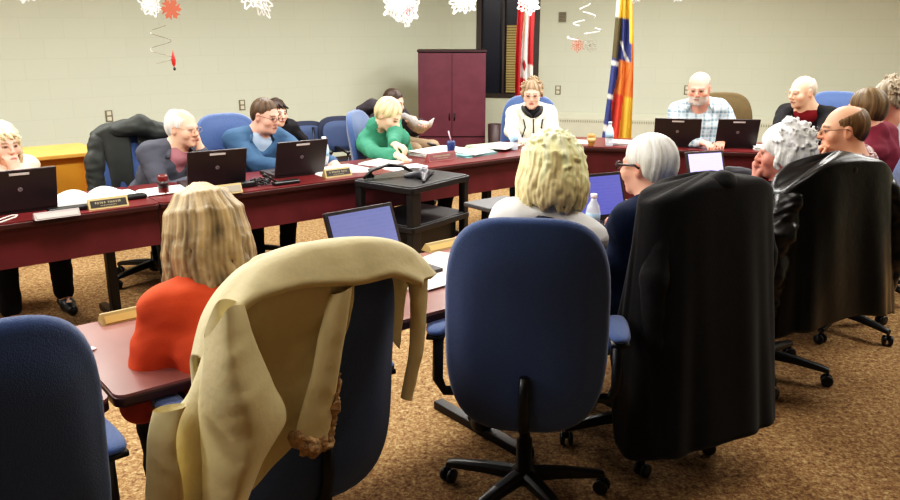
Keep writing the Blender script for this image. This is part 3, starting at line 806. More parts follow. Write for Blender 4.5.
    if collar in ('shirt', 'coat'):
        bm = bmesh.new()
        cc = []
        R0 = nr + .022
        for i in range(13):
            th = math.radians(-60 + 300 * i / 12 + 0)        # open at the front
            xx = math.cos(th - PI / 2 + PI / 6 * 0) ; 
        ring_t = []; ring_b = []
        for i in range(17):
            th = math.radians(90 + 46 + (360 - 92) * i / 16)
            fr = 1 - abs(i - 8) / 8
            lo = neckb + rt * math.cos(th) * (R0 + .03) + fw * math.sin(th) * (R0 + .025) + up * (.0 - .05 * (1 - fr))
            hi = neckb + rt * math.cos(th) * (R0) + fw * math.sin(th) * (R0) + up * (.038 - .035 * (1 - fr))
            ring_t.append(bm.verts.new(hi - Vector(org))); ring_b.append(bm.verts.new(lo - Vector(org)))
        for i in range(16): bm.faces.new((ring_t[i], ring_t[i + 1], ring_b[i + 1], ring_b[i]))
        o = link('collar', bm, topmat or mat(top[0] + str(top[1]), top[1], .85), root)
        sd = o.modifiers.new('s', 'SOLIDIFY'); sd.thickness = .008; sd.offset = 1
    if legs:
        G = Field(); G.ell(pel - up * .02, (.178 + b, .135 + b, .115), .05, R=Matrix(((rt.x, fw.x, 0), (rt.y, fw.y, 0), (0, 0, 1))))
        for H_, K_, A_, dv in kn: G.cap(H_, K_, .097, .074, .04); G.cap(K_, A_ + up * .02, .072, .058, .02)
        garment('trousers', G, trouser, None, .005)
        for H_, K_, A_, dv in kn:
            G = Field(); G.cap(A_ - up * .045 - dv * .02, A_ + dv * .05 - up * .058, .046, .042, .02); G.cap(A_ + dv * .05 - up * .06, A_ + dv * .15 - up * .068, .042, .031, .02)
            V, Q = G.build(.009); V[:, 2] = np.maximum(V[:, 2], .004); meshobj('shoe', V, Q, LEATHER_SHOE, root, org)
    # ---- hair
    if hair:
        Hf, amp = hair(M, hs)
        V, Q = Hf.build(hairk or .0055); V = relax(V, Q, 1, .3)
        Lc = (np.array(M.inverted().to_3x3()) @ (V - np.array(HC)).T).T
        ang = np.arctan2(Lc[:, 0], Lc[:, 1] + .02); n = vnormals(V, Q)
        st = np.sin(ang * 23 + 2 * np.sin(Lc[:, 2] * 30) + 3 * np.sin(ang * 5)) * .5 + np.sin(ang * 61 + 3 * np.sin(Lc[:, 2] * 22)) * .35 + rnoise(Lc, 45, 2) * .5
        V = V + n * (st * amp)[:, None]
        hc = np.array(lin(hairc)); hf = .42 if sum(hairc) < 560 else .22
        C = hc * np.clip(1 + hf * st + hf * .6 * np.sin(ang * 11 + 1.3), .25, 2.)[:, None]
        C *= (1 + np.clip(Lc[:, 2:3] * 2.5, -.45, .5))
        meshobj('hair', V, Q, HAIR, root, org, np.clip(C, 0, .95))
    if glasses:
        bm = bmesh.new()
        for s in (-1, 1):
            tube(bm, [M @ Vector((s * .033 + .021 * math.cos(k * PI / 8), .112 - .004 * abs(math.cos(k * PI / 8)), .002 + .015 * math.sin(k * PI / 8))) - Vector(org) for k in range(17)], glasses[1], 6, False)
            tube(bm, [M @ Vector(p) - Vector(org) for p in ((s * .054, .108, .006), (s * .074, .085, .010), (s * .084, .0, .012), (s * .084, -.02, .0))], glasses[1] * (1.6 if len(glasses) > 2 else 1), 6)
        tube(bm, [M @ Vector(p) - Vector(org) for p in ((-.013, .114, .006), (0, .118, .009), (.013, .114, .006))], glasses[1], 6)
        link('glasses', bm, mat('glasses%d' % glasses[0][0], glasses[0], .3), root)
    return root, dict(M=M, TP=TP, org=Vector(org), rt=rt, fw=fw, pel=pel, arms=arms, root=root, L=L)

def hscale(Fd, hs):
    if hs == 1.: return Fd
    for j, p_ in enumerate(Fd.p):
        p_ = list(p_)
        if p_[0] == 'c': p_[3] *= hs; p_[4] *= hs
        else: p_[2] = p_[2] / hs; p_[3] = p_[3] * hs
        Fd.p[j] = tuple(p_)
    return Fd
def cap_base(Fd, M, v=0., face=0.):
    Fd.ell((0, -.022, .040), (.083 + v, .103 + v, .088 + v), .02, M=M)
    Fd.ell((0, -.055, -.005), (.074 + v, .065 + v, .075 + v), .03, M=M)
def cut_face(Fd, M, y=.10, z=-.045, ry=.075, rz=.095, rx=.072):
    Fd.ell((0, y, z), (rx, ry, rz), .012, 'sub', M=M)
def h_short(v=.0, line=.055, nape=-.07):
    def f(M, hs):
        Fd = Field(); cap_base(Fd, M, v); cut_face(Fd, M, .115, line - .105, .078, .10, .072)
        Fd.ell((0, .02, nape - .10), (.15, .17, .10), .01, 'sub', M=M)
        return hscale(Fd, hs), .0018
    return f
def h_balding(v=-.002, top=.05, front=-.01):
    """hair only round the sides and the back"""
    def f(M, hs):
        Fd = Field(); cap_base(Fd, M, v); cut_face(Fd, M, .11, -.05, .10, .16, .12)
        Fd.ell((0, .045, .17), (.105, .15 + front, .17 - top), .02, 'sub', M=M)
        Fd.ell((0, .02, -.18), (.15, .17, .105), .01, 'sub', M=M)
        return hscale(Fd, hs), .0018
    return f
def locks(Fd, M, n, z1, rad, out=.012, wave=0., a0=40, a1=320, flip=0., seed=1, zs=.07, crown=.09, part=0):
    rs = random.Random(seed)
    for i in range(n):
        th = math.radians(a0 + (a1 - a0) * (i + .5) / n + rs.uniform(-2, 2))          # 0 = front
        sx, cy = math.sin(th), math.cos(th); pts = []; rr = []
        zend = z1 + rs.uniform(-.018, .018); ph = rs.uniform(0, 6.28); top = crown
        for k in range(9):
            s = k / 8
            if s < .35:
                u = s / .35; el = math.radians(82 - 82 * u)
                R = (.078 + out, .098 + out); p = Vector((sx * R[0] * math.cos(el), cy * R[1] * math.cos(el) - .02, .03 + (.088 + out) * math.sin(el)))
            else:
                u = (s - .35) / .65; z = .03 + (zend - .03) * u
                w = 1 + .12 * math.sin(u * 2.6) + flip * max(0, u - .7) * 3
                if z < -.08: w *= 1 - .10 * min(1, (-.08 - z) / .06)
                p = Vector((sx * (.078 + out) * w, cy * (.098 + out) * w - .02, z))
            wv = wave * math.sin(k * 1.9 + ph) * min(1, s * 2)
            p += Vector((math.cos(th) * wv, -math.sin(th) * wv, wave * .5 * math.cos(k * 2.3 + ph)))
            pts.append(p); rr.append(rad * (1 - .35 * max(0, s - .7)))
        Fd.chain(pts, rr, .006, M=M)
def h_bob(z1=-.13, rad=.012, wave=.0, flip=0., out=.008, n=34, a0=50, a1=310, seed=1, v=.004):
    def f(M, hs):
        Fd = Field(); cap_base(Fd, M, v); cut_face(Fd, M, .115, -.06, .085, .11, .066)
        locks(Fd, M, n, z1, rad, out, wave, a0, a1, flip, seed)
        for s in (-1, 0, 1): Fd.cap((s * .03 + .02, .072, .085), (s * .045 - .015, .094, .052), .012, .008, .006, M=M)
        return hscale(Fd, hs), .0022
    return f
def h_curly(rad=.02, z1=-.10, n=26, seed=3, v=.01, a0=55, a1=305, wave=.013, out=.012, nc=110):
    def f(M, hs):
        Fd = Field(); cap_base(Fd, M, v); rs = random.Random(seed)
        cut_face(Fd, M, .13, -.05, .09, .11, .07)
        locks(Fd, M, n, z1, rad, out, wave, a0, a1, .02, seed)
        for i in range(nc):
            th = rs.uniform(math.radians(a0), math.radians(a1)); el = rs.uniform(-.5, 1.5)
            R = 1.12 + v * 6
            c = Vector((math.sin(th) * math.cos(el) * .08 * R, math.cos(th) * math.cos(el) * .1 * R - .02, .035 + math.sin(el) * .088 * R))
            d = Vector((rs.uniform(-1, 1), rs.uniform(-1, 1), rs.uniform(-1.6, .2))).normalized() * .022
            Fd.chain([c - d, c + Vector((d.y, -d.x, 0)) * .4, c + d], [rad * .55, rad * .62, rad * .45], .005, M=M)
        return hscale(Fd, hs), .0025
    return f
def tubes_on(P, nm, polylines, r, m):
    """thin pieces laid on a person, given in world space"""
    bm = bmesh.new()
    for pl in polylines: tube(bm, [Vector(p) - P['org'] for p in pl], r, 6)
    return link(nm, bm, m, P['root'])
UPV = Vector((0, 0, 1))
def on(u, n, z=.755): return un(u, n, z)

BROWS = (120, 90, 60)
def uu(px, py, Y): p = at_y(px, py, Y); return U.dot(p), N.dot(p)
# --- left row --------------------------------------------------
def hipfor(head, n, du=0.):
    u, _ = uu(*head); p = un(u + du, n); return (p.x, p.y)
FACE = lambda M, v: M @ Vector(v)
hd = (3, 144, 4.85)
hp = Matrix.Translation(at_y(*hd)) @ Matrix.Rotation(-math.radians(125), 4, 'Z')
_, P1 = person('blonde woman in a pale peach top chin on hand, cropped by the left edge', hd, hipfor(hd, 5.5), 141, 125, 8, 0,
       hands=(dict(p=on(.95, 4.95)), dict(p=hp @ Vector((.0, .10, -.16)), fd=hp.to_3x3() @ Vector((.2, .0, 1)), pn=hp.to_3x3() @ Vector((0, 1, 0)), curl=.75, hint=Vector((0, 0, -1)))),
       top=('blouse', (240, 205, 182)), hair=h_bob(-.16, .012, .004, .02, seed=5), hairc=(214, 196, 158), fem=True, sh=.88, glasses=None, brow=BROWS)
hd = (183, 128, 5.25)
hp = Matrix.Translation(at_y(*hd)) @ Matrix.Rotation(-math.radians(112), 4, 'Z')
_, P2 = person('elderly balding man in a dark grey jacket leaning his face on his hand', hd, hipfor(hd, 5.5, -.12), 135, 112, 6, 0,
       hands=(dict(p=on(1.95, 4.98), fd=Vector((.5, -.8, -.1)), curl=.4), dict(p=hp @ Vector((-.055, .085, -.15)), fd=hp.to_3x3() @ Vector((.1, -.1, 1)), pn=hp.to_3x3() @ Vector((-.6, .8, 0)), curl=.6, hint=Vector((.3, 0, -1)))),
       top=('jacket', (78, 80, 90)), inner=('shirt', (176, 120, 128)), openv=.32, collar='coat', hair=h_balding(.002, .06), hairc=(214, 210, 200),
       skin=(232, 184, 156), glasses=((150, 130, 110), .0018), bulk=.02, brow=(190, 180, 170))
hd = (266, 116, 5.75)
_, P3 = person('man with brown hair and glasses in a blue denim jacket', hd, hipfor(hd, 5.62, -.05), 141, 118, 12, 0,
       hands=(dict(p=on(2.62, 5.0), fd=Vector((.5, -.8, -.1))), dict(p=on(2.95, 5.0), fd=Vector((.3, -.9, -.1)))),
       top=('jacket', (64, 92, 124)), inner=('shirt', (176, 196, 220)), openv=.2, collar='coat', hair=h_short(-.002, .085), hairc=(76, 58, 42),
       skin=(222, 170, 148), glasses=((70, 50, 46), .002), bulk=.03, fat=.004)
hd = (277, 113, 7.45)
_, P4 = person('woman with long dark hair seated behind the man in the blue denim jacket', hd, (at_y(275, 113, 7.75).x, 7.72), 160, 135, 4, 0, top=('dark_top', (36, 34, 38)),
       hair=h_bob(-.26, .013, .003, 0, .004, 36, 62, 298, seed=8, v=.0), hairc=(44, 32, 28), fem=True, sh=.88, skin=(232, 186, 164))
hd = (389, 115, 6.3)
w4 = on(3.52, 5.02)
_, P5 = person('woman with short blonde hair in a green turtleneck writing at the table', hd, hipfor(hd, 5.5, .32), 133, 118, 32, 0,
       hands=(dict(p=at_z(412, 160, .79), fd=Vector((.8, -.5, -.2)), curl=.5), dict(p=at_z(394, 158, .79), fd=Vector((.8, -.5, -.2)), curl=.5)),
       top=('turtleneck', (64, 132, 106)), collar='turtle', hair=h_short(.006, .078, -.055), hairc=(206, 186, 140), fem=True, sh=.93, skin=(232, 190, 160), brow=BROWS)
hd = (394, 102, 7.9)
_, P6 = person('dark-haired man in a charcoal jacket and khaki trousers reading a newspaper', hd, (at_y(385, 113, 8.2).x, 8.15), 125, 118, 16, 0,
       hands=(dict(p=at_y(404, 122, 7.72), curl=.7), dict(p=at_y(420, 123, 7.75), curl=.7)),
       top=('jacket', (52, 46, 52)), hair=h_short(-.002, .082), hairc=(50, 36, 30), trouser=(150, 128, 104), skin=(224, 176, 156), kneedir=-15)
hd = (532, 94, 7.12)
_, P7 = person('woman with short auburn hair in a white jacket with black trim', hd, (at_y(531, 113, 7.35).x, 7.27), 180, 188, 10, 0,
       hands=(dict(p=at_z(516, 143, .78), fd=Vector((.5, -1, -.1))), dict(p=at_z(548, 143, .78), fd=Vector((-.5, -1, -.1)))),
       top=('jacket', (226, 222, 204)), inner=('black_collar_shirt', (30, 28, 30)), openv=.12, hair=h_curly(.009, -.01, 26, 6, .0, 62, 298, .004, .002, 90), hairc=(142, 118, 92),
       glasses=((110, 80, 70), .0018), fem=True, sh=.92, skin=(232, 186, 164))
M = P7['M']; TPf = P7['TP']; bt = mat('black_jacket_trim', (26, 24, 28), .7)
tubes_on(P7, 'jacket_trim', [[TPf(0, .155, .86), TPf(0, .17, .62), TPf(0, .155, .3)], [TPf(-.085, .125, .84), TPf(-.07, .165, .7), TPf(-.10, .165, .5), TPf(-.09, .15, .3)],
                             [TPf(.085, .125, .84), TPf(.07, .165, .7), TPf(.10, .165, .5), TPf(.09, .15, .3)]], .007, bt)
bm = bmesh.new(); nbp = M @ Vector((0, -.04, -.125))
for s in (-1, 1):
    pl = [nbp + P7['rt'] * s * .05 - P7['fw'] * .05 + UPV * .02, nbp + P7['rt'] * s * .085 + UPV * -.0, nbp + P7['rt'] * s * .065 + P7['fw'] * .085 - UPV * .03, nbp + P7['rt'] * s * .015 + P7['fw'] * .125 - UPV * .075]
    tube(bm, [p - P7['org'] for p in pl], [.016, .022, .024, .008], 8)
link('collar', bm, bt, P7['root'])
hd = (699, 88, 6.75)
_, P8 = person('bald bearded man in a blue and white plaid shirt using laptops', hd, (at_y(700, 113, 7.05).x, 7.05), 190, 205, 14, 0, hs=1.06,
       hands=(dict(p=at_z(700, 142, .79), fd=Vector((.6, -1, -.1)), curl=.5), dict(p=at_z(722, 141, .79), fd=Vector((-.5, -1, -.1)), curl=.5)),
       top=('plaid_shirt', (150, 176, 190)), topmat=plaid('blue_plaid', (196, 214, 222), (96, 130, 150), (228, 232, 232)), collar='shirt', hair=h_balding(-.004, .02), hairc=(170, 160, 150), beard=(226, 214, 202),
       glasses=((150, 120, 110), .0015), bulk=.045, fat=.008, skin=(232, 168, 146), brow=(190, 170, 160))
hd = (802, 92, 6.55)
_, P9 = person('bald man in a black jacket over a dark red shirt facing left', hd, (at_y(812, 113, 6.9).x, 6.86), 215, 250, 8, 0, hs=1.04,
       hands=(dict(p=at_z(778, 148, .79)), dict(p=at_z(800, 150, .79))),
       top=('jacket', (24, 23, 26)), inner=('shirt', (120, 30, 38)), openv=.28, hair=h_balding(-.005, .01, .0), hairc=(204, 190, 170), glasses=((170, 150, 130), .0014),
       bulk=.035, skin=(236, 188, 158), brow=(180, 150, 130))
# --- right side ------------------------------------------------
hd = (888, 100, 5.3)
_, P10 = person('man with wavy grey hair at the right edge of the picture', hd, (at_y(905, 120, 5.45).x, 5.4), 250, 272, 8, 0, hs=1.05,
       top=('shirt', (196, 200, 206)), hair=h_curly(.012, -.03, 20, 12, .002, 65, 295, .006, .004), hairc=(134, 120, 100), skin=(206, 150, 126), bulk=.02)
hd = (865, 110, 4.95)
_, P11 = person('brown-haired man in a maroon sweater with his back to us', hd, (2.72, 4.98), 310, 325, 5, 0, hs=1.05,
       top=('sweater', (104, 34, 50)), hair=h_short(.002, .07, -.08), hairc=(96, 76, 50), skin=(206, 150, 126), bulk=.03, collar='turtle')
hd = (843, 130, 4.3)
hp = Matrix.Translation(at_y(*hd)) @ Matrix.Rotation(-math.radians(282), 4, 'Z')
_, P12 = person('balding man in glasses and a red and white plaid shirt, hand at his chin', hd, (2.24, 4.36), 300, 282, 4, 0, hs=1.08,
       hands=(dict(p=at_y(815, 200, 4.3)), dict(p=hp @ Vector((-.03, .12, -.20)), fd=hp.to_3x3() @ Vector((.1, .05, 1)), pn=hp.to_3x3() @ Vector((0, 1, 0)), curl=.8, hint=Vector((.2, -.2, -1)))),
       top=('plaid_shirt', (170, 140, 140)), topmat=plaid('red_plaid', (206, 182, 178), (120, 52, 62), (90, 40, 56)), collar='shirt', hair=h_balding(-.003, .042), hairc=(104, 78, 50),
       glasses=((40, 34, 34), .002), bulk=.03, skin=(230, 172, 140), voxel=.007)
hd = (783, 152, 3.68)
hp = Matrix.Translation(at_y(*hd)) @ Matrix.Rotation(-math.radians(295), 4, 'Z')
_, P13 = person('person with thick white wavy hair seen from behind beside the leather jacket', hd, (1.58, 3.80), 325, 295, 6, 0,
       hands=(dict(p=at_z(757, 195, .79), fd=Vector((-.6, .5, -.2)), curl=.6), dict(p=at_y(757, 182, 3.74), fd=Vector((-.1, .2, 1)), pn=Vector((-1, .2, 0)), curl=.8)),
       top=('dark_sweater', (34, 34, 40)), hair=h_curly(.010, -.05, 40, 21, .012, 68, 292, .006, .010, 170), hairc=(236, 236, 230), skin=(220, 150, 132), bulk=.02, voxel=.007)
hd = (647, 166, 3.12)
_, P14 = person('white-haired man with dark-rimmed glasses in a navy sweater', hd, (.80, 3.08), 325, 316, 4, 0,
       hands=(dict(p=at_z(592, 235, .79)), dict(p=at_z(615, 220, .79))),
       top=('sweater', (26, 38, 66)), hair=h_short(.003, .098, -.07), hairc=(226, 224, 216), glasses=((34, 28, 30), .0032, 1), skin=(236, 178, 156), bulk=.03, voxel=.0065, brow=(200, 190, 180), hairk=.005)
hd = (552, 174, 2.93)
_, P15 = person('woman with voluminous curly blonde hair in a white top, seen from behind', hd, (.255, 2.80), 8, 2, 6, 0, sh=.86,
       hands=(dict(p=at_z(520, 232, .79)), dict(p=at_z(600, 232, .79))),
       top=('white_top', (238, 238, 236)), hair=h_curly(.014, -.10, 44, 31, .024, 38, 322, .012, .030, 260), hairc=(250, 232, 172), fem=True, skin=(230, 180, 150), voxel=.007, hairk=.005)
M = P15['M']; pts = []
bm = bmesh.new()
for j in range(3):
    pl = [P15['TP'](math.cos(a) * (.085 + .012 * j), -.015 + math.sin(a) * (.08 + .01 * j), .93 - .03 * j + .01 * math.sin(3 * a + j)) - P15['org'] for a in [k * 2 * PI / 20 for k in range(21)]]
    tube(bm, pl, .018, 8, False)
sm = mat('dotted_navy_scarf', (36, 40, 62), .7, var=.5, scale=90); link('scarf', bm, sm, P15['root'])
hd = (206, 238, 2.42)
_, P16 = person('woman with a layered blonde bob in an orange jacket, seen from behind', hd, (-.55, 2.13), -42, -30, 12, 0, hs=1.02,
       hands=(dict(p=at_z(215, 330, .79), hint=Vector((.3, -.3, -1))), dict(p=at_z(205, 338, .79), hint=Vector((-1, -.5, -.6)))),
       top=('orange_jacket', (208, 84, 52)), hair=h_bob(-.145, .013, .010, .30, .034, 46, 38, 322, 41, .028), hairc=(170, 148, 112), fem=True, skin=(226, 176, 146), voxel=.007, hairk=.005, sh=1.05, bulk=.01)
# ------------------------------------------------------------------ coats over chair backs
def drape(ch, name, label, m, ztop=1.0, hem=.3, hw=.29, flare=.08, dep=.085, fold=.02, kf=9, seed=1, phi=150, openf=None, back_y=-.285, fronthem=.62, asym=0., drop=.05, cat='coat', deep=.05):
    """cloth hung over a backrest: local frame of the chair (facing +y)"""
    rs = random.Random(seed); ph = [rs.uniform(0, 6.28) for _ in range(6)]
    nj, ni = 60, 120
    bm = bmesh.new(); grid = []
    for j in range(nj):
        s = j / (nj - 1); row = []
        for i in range(ni):
            f = math.radians(-phi + 2 * phi * i / (ni - 1))
            frontness = max(0, (abs(f) - PI / 2) / (PI / 2)); 
            zh = hem + (fronthem - hem) * min(1, frontness * 1.8)
            if s < .22:
                u = s / .22; g = math.sin(u * PI / 2); zz = ztop - .03 * (1 - math.cos(u * PI / 2)); dn = 0
            else:
                u = (s - .22) / .78; g = 1; dn = u; zz = (ztop - .03) + (zh - ztop + .03) * u
            ex = 2 / 2.8
            sx, sy = math.sin(f), -math.cos(f)
            X = math.copysign(abs(sx) ** ex, sx); Y = math.copysign(abs(sy) ** ex, sy)
            w = (hw + flare * dn ** 1.3) * g; d = (dep + deep * dn) * g
            fo = fold * (dn ** .7) * (math.sin(kf * f + ph[0] + 1.2 * dn) + .5 * math.sin(kf * 1.9 * f + ph[1] - 1.5 * dn) + .4 * math.sin(kf * .5 * f + ph[2]))
            x = X * w + sx * fo + asym * dn * (1 if x_side(sx) else 0) * sx * -1 if False else X * w + sx * fo
            if asym and sx < 0: x -= asym * dn ** 1.2 * abs(sx)
            y = back_y + Y * d + sy * fo - .035 * dn * (1 if sy < 0 else .3)
            zz2 = zz - drop * (abs(X) ** 3) * g * (1 - dn * .5) + .004 * math.sin(7 * f + 20 * s)
            row.append(bm.verts.new((x, y, zz2)))
        grid.append(row)
    for j in range(nj - 1):
        for i in range(ni - 1):
            q = (grid[j][i], grid[j][i + 1], grid[j + 1][i + 1], grid[j + 1][i])
            if openf:
                c = sum((v.co for v in q), Vector()) / 4
                if openf(c): continue
            bm.faces.new(q)
    bmesh.ops.delete(bm, geom=[v for v in bm.verts if not v.link_faces], context='VERTS')
    bmesh.ops.smooth_vert(bm, verts=bm.verts, factor=.4, use_axis_x=True, use_axis_y=True, use_axis_z=True)
    root = empty(name, ch.location.copy(), ch.rotation_euler.z, label, cat)
    o = link('shell', bm, m, root)
    sd = o.modifiers.new('s', 'SOLIDIFY'); sd.thickness = .012; sd.offset = 1
    return root
def pieces(root, nm, m, chains, h=.009, wr=.006, k=.03, seed=4, freq=30):
    Fd = Field()
    for pts, rs in chains: Fd.chain(pts, rs, k)
    V, Q = Fd.build(h); V = relax(V, Q, 3, .4); n = vnormals(V, Q)
    V = V + n * (rnoise(V, freq, seed) * wr + rnoise(V, freq * 2.4, seed + 1) * wr * .5)[:, None]
    return meshobj(nm, V, Q, m, root)
# long black wool coat
BLKW = mat('black_wool', (11, 11, 14), .95, var=.15, scale=40, bump=.2, bscale=200, sheen=.08)
zt = 1.15
c1 = drape(CH_BLK, 'wool_coat', 'long black wool coat draped over the chair of the man in navy', BLKW, zt + .03, .21, .295, .06, .09, .010, 8, 2, deep=.07)
pieces(c1, 'sleeve', BLKW, [([(-.25, -.32, 1.02), (-.29, -.34, .85), (-.29, -.35, .62), (-.27, -.35, .42)], [.04, .045, .042, .035])], wr=.003)
pieces(c1, 'sleeve', BLKW, [([(.25, -.32, 1.02), (.29, -.33, .85), (.30, -.32, .62), (.29, -.33, .45)], [.04, .045, .042, .035])], wr=.003)
pieces(c1, 'collar', BLKW, [([(-.17, -.33, 1.13), (0, -.345, 1.155), (.17, -.33, 1.13)], [.03, .04, .03])], wr=.004)
# leather jacket
LEAT = mat('black_leather', (13, 13, 15), .34, var=.1, scale=20, bump=.25, bscale=18, spec=.5)
zl = 1.12
c2 = drape(CH_LEA, 'leather_jacket', 'black leather jacket hung over a chair back at the right', LEAT, zl + .035, .44, .33, .05, .09, .014, 7, 5, drop=.12)
pieces(c2, 'sleeve', LEAT, [([(-.30, -.32, .98), (-.37, -.34, .84), (-.40, -.35, .66), (-.37, -.34, .46)], [.055, .066, .06, .05])], wr=.01)
pieces(c2, 'sleeve', LEAT, [([(.30, -.32, .98), (.37, -.34, .84), (.39, -.34, .66), (.36, -.33, .46)], [.055, .066, .06, .05])], wr=.01)
pieces(c2, 'collar', LEAT, [([(-.14, -.32, 1.09), (0, -.35, 1.10), (.14, -.32, 1.09)], [.028, .036, .028])], wr=.005)
# tan sheepskin coat with fleece trim
TAN = mat('tan_suede', (236, 222, 174), .8, var=.08, scale=7, bump=.15, bscale=60, sheen=.1)
FLE = mat('fleece_trim', (206, 172, 128), .95, var=.4, scale=60, bump=1., bscale=90)
TB, TA = Vector((CH_TAN_BACK[0], CH_TAN_BACK[1], 0)), math.radians(-36)
TF, TR = Vector((math.sin(TA), math.cos(TA), 0)), Vector((math.cos(TA), -math.sin(TA), 0))
def tl(px, py, off):
    """chair-local point on the plane lying off behind the backrest"""
    dx, dz = ray(px, py); t = (-off + TB.dot(TF)) / (dx * TF.x + TF.y)
    p = Vector((dx * t, t, 0)) - TB
    return (p.dot(TR), -.285 - off, CH + dz * t)
def crom(P, t):
    n = len(P) - 1; i = min(int(t * n), n - 1); u = t * n - i
    p = [P[max(0, i - 1)], P[i], P[i + 1], P[min(n, i + 2)]]
    return .5 * ((2 * p[1]) + (-p[0] + p[2]) * u + (2 * p[0] - 5 * p[1] + 4 * p[2] - p[3]) * u * u + (-p[0] + 3 * p[1] - 3 * p[2] + p[3]) * u ** 3)
def sheet(root, nm, m, G, puff=0., th=.012, nu=36, nv=60, wr=.004, seed=1, freq=24):
    """cloth through a grid of control points (rows down, columns across); puff closes it into a flattened tube"""
    G = [[np.array(p, float) for p in r] for r in G]; g = []
    for j in range(nv):
        cols = [crom([r[c] for r in G], j / (nv - 1)) for c in range(len(G[0]))]
        g.append([crom(cols, i / (nu - 1)) for i in range(nu)])
    A = np.array(g).reshape(-1, 3)
    A = A + np.stack([A[:, 0] * 0, rnoise(A, freq, seed) * wr + rnoise(A, freq * 2.3, seed + 3) * wr * .5, A[:, 0] * 0], 1)
    g = A.reshape(nv, nu, 3); V = []; Q = []
    if puff:
        for j in range(nv):
            e = min(1, 6 * j / nv, 6 * (nv - 1 - j) / nv) ** .5 if False else 1
            for i in range(nu): V.append(g[j][i] + np.array([0, -puff * math.sin(PI * i / (nu - 1)) ** .6 * e, 0]))
            for i in range(nu - 2, 0, -1): V.append(g[j][i] + np.array([0, puff * .7 * math.sin(PI * i / (nu - 1)) ** .6 * e, 0]))
        c = 2 * nu - 2
        for j in range(nv - 1):
            for i in range(c): Q.append((j * c + i, j * c + (i + 1) % c, (j + 1) * c + (i + 1) % c, (j + 1) * c + i))
    else:
        V = [g[j][i] for j in range(nv) for i in range(nu)]
        Q = [(j * nu + i, j * nu + i + 1, (j + 1) * nu + i + 1, (j + 1) * nu + i) for j in range(nv - 1) for i in range(nu - 1)]
    o = meshobj(nm, np.array(V), np.array(Q), m, root)
    if not puff: sd = o.modifiers.new('s', 'SOLIDIFY'); sd.thickness = th; sd.offset = 0
    return o
c3 = empty('sheepskin_coat', CH_TAN.location.copy(), CH_TAN.rotation_euler.z, 'tan sheepskin coat with fleece cuffs slung over a blue chair', 'coat')
ridge = [(200, 356), (212, 314), (236, 279), (265, 260), (303, 247), (362, 241), (400, 249), (424, 272)]
bk1 = [(208, 376), (224, 336), (246, 306), (275, 292), (312, 284), (362, 281), (394, 275), (422, 286)]
rg = [tl(x, y, .005) for x, y in ridge]
sheet(c3, 'shell', TAN, [[(p[0] * .95, -.17, p[2] - .26) for p in rg], [(p[0] * .98, -.215, p[2] - .05) for p in rg], rg, [(p[0], p[1] - .05, p[2] + .0) for p in rg],
                         [tl(x, y - 5, .10) for x, y in bk1], [tl(x, y, .098) for x, y in bk1]], th=.02, nu=90, nv=70, wr=.005, seed=3, freq=20)
sheet(c3, 'back_panel', TAN, [[tl(212, 345, .06), tl(246, 300, .09), tl(300, 284, .095), tl(354, 280, .095)], [tl(210, 380, .06), tl(266, 344, .05), tl(312, 322, .075), tl(350, 312, .09)],
                              [tl(210, 430, .06), tl(268, 400, .055), tl(300, 372, .06), tl(338, 360, .085)], [tl(210, 520, .06), tl(250, 490, .06), tl(284, 455, .07), tl(312, 424, .09)]], th=.015, nu=60, wr=.006, seed=8)
sheet(c3, 'sleeve', TAN, [[tl(205, 338, .09), tl(222, 304, .125), tl(244, 304, .10)], [tl(203, 368, .10), tl(225, 350, .15), tl(254, 336, .12)], [tl(199, 402, .10), tl(234, 392, .17), tl(272, 380, .13)],
                          [tl(200, 434, .10), tl(243, 428, .175), tl(286, 416, .13)], [tl(202, 466, .10), tl(236, 470, .17), tl(264, 455, .13)], [tl(202, 522, .10), tl(222, 527, .14), tl(238, 520, .11)]], puff=.035, wr=.004, seed=5)
sheet(c3, 'lapel', TAN, [[tl(330, 294, .095), tl(352, 284, .10)], [tl(319, 335, .10), tl(347, 318, .105)], [tl(310, 380, .105), tl(339, 368, .11)], [tl(295, 434, .11), tl(328, 440, .115)]], puff=.02, wr=.003, seed=12)
sheet(c3, 'front_flap', TAN, [[tl(204, 352, .04), tl(214, 350, .06)], [tl(188, 392, .05), tl(212, 400, .08)], [tl(172, 425, .05), tl(206, 455, .08)], [tl(158, 520, .04), tl(206, 530, .08)]], puff=.03, wr=.008, seed=15)
sheet(c3, 'front_flap', TAN, [[tl(152, 410, .07), tl(186, 404, .10)], [tl(147, 440, .09), tl(176, 440, .12)], [tl(146, 480, .09), tl(182, 486, .12)], [tl(144, 530, .08), tl(186, 530, .10)]], puff=.022, wr=.006, seed=17)
sheet(c3, 'sleeve', TAN, [[tl(404, 266, .05), tl(427, 272, .05)], [tl(410, 300, .06), tl(426, 310, .05)], [tl(410, 345, .06), tl(422, 350, .05)], [tl(401, 398, .05), tl(410, 398, .05)]], puff=.02, wr=.004, seed=19)
pieces(c3, 'fleece_cuff', FLE, [([tl(298, 438, .115), tl(312, 444, .12), tl(326, 442, .12)], [.018, .024, .018])], h=.005, wr=.010, seed=2, freq=110)
pieces(c3, 'fleece_edge', FLE, [([tl(328, 438, .12), tl(334, 405, .115), tl(339, 375, .11)], [.014, .010, .007])], h=.005, wr=.008, seed=4, freq=110)
pieces(c3, 'collar', TAN, [([(p[0], p[1] + .005, p[2] - .03) for p in rg[2:6]], [.030, .034, .034, .030])], wr=.004)
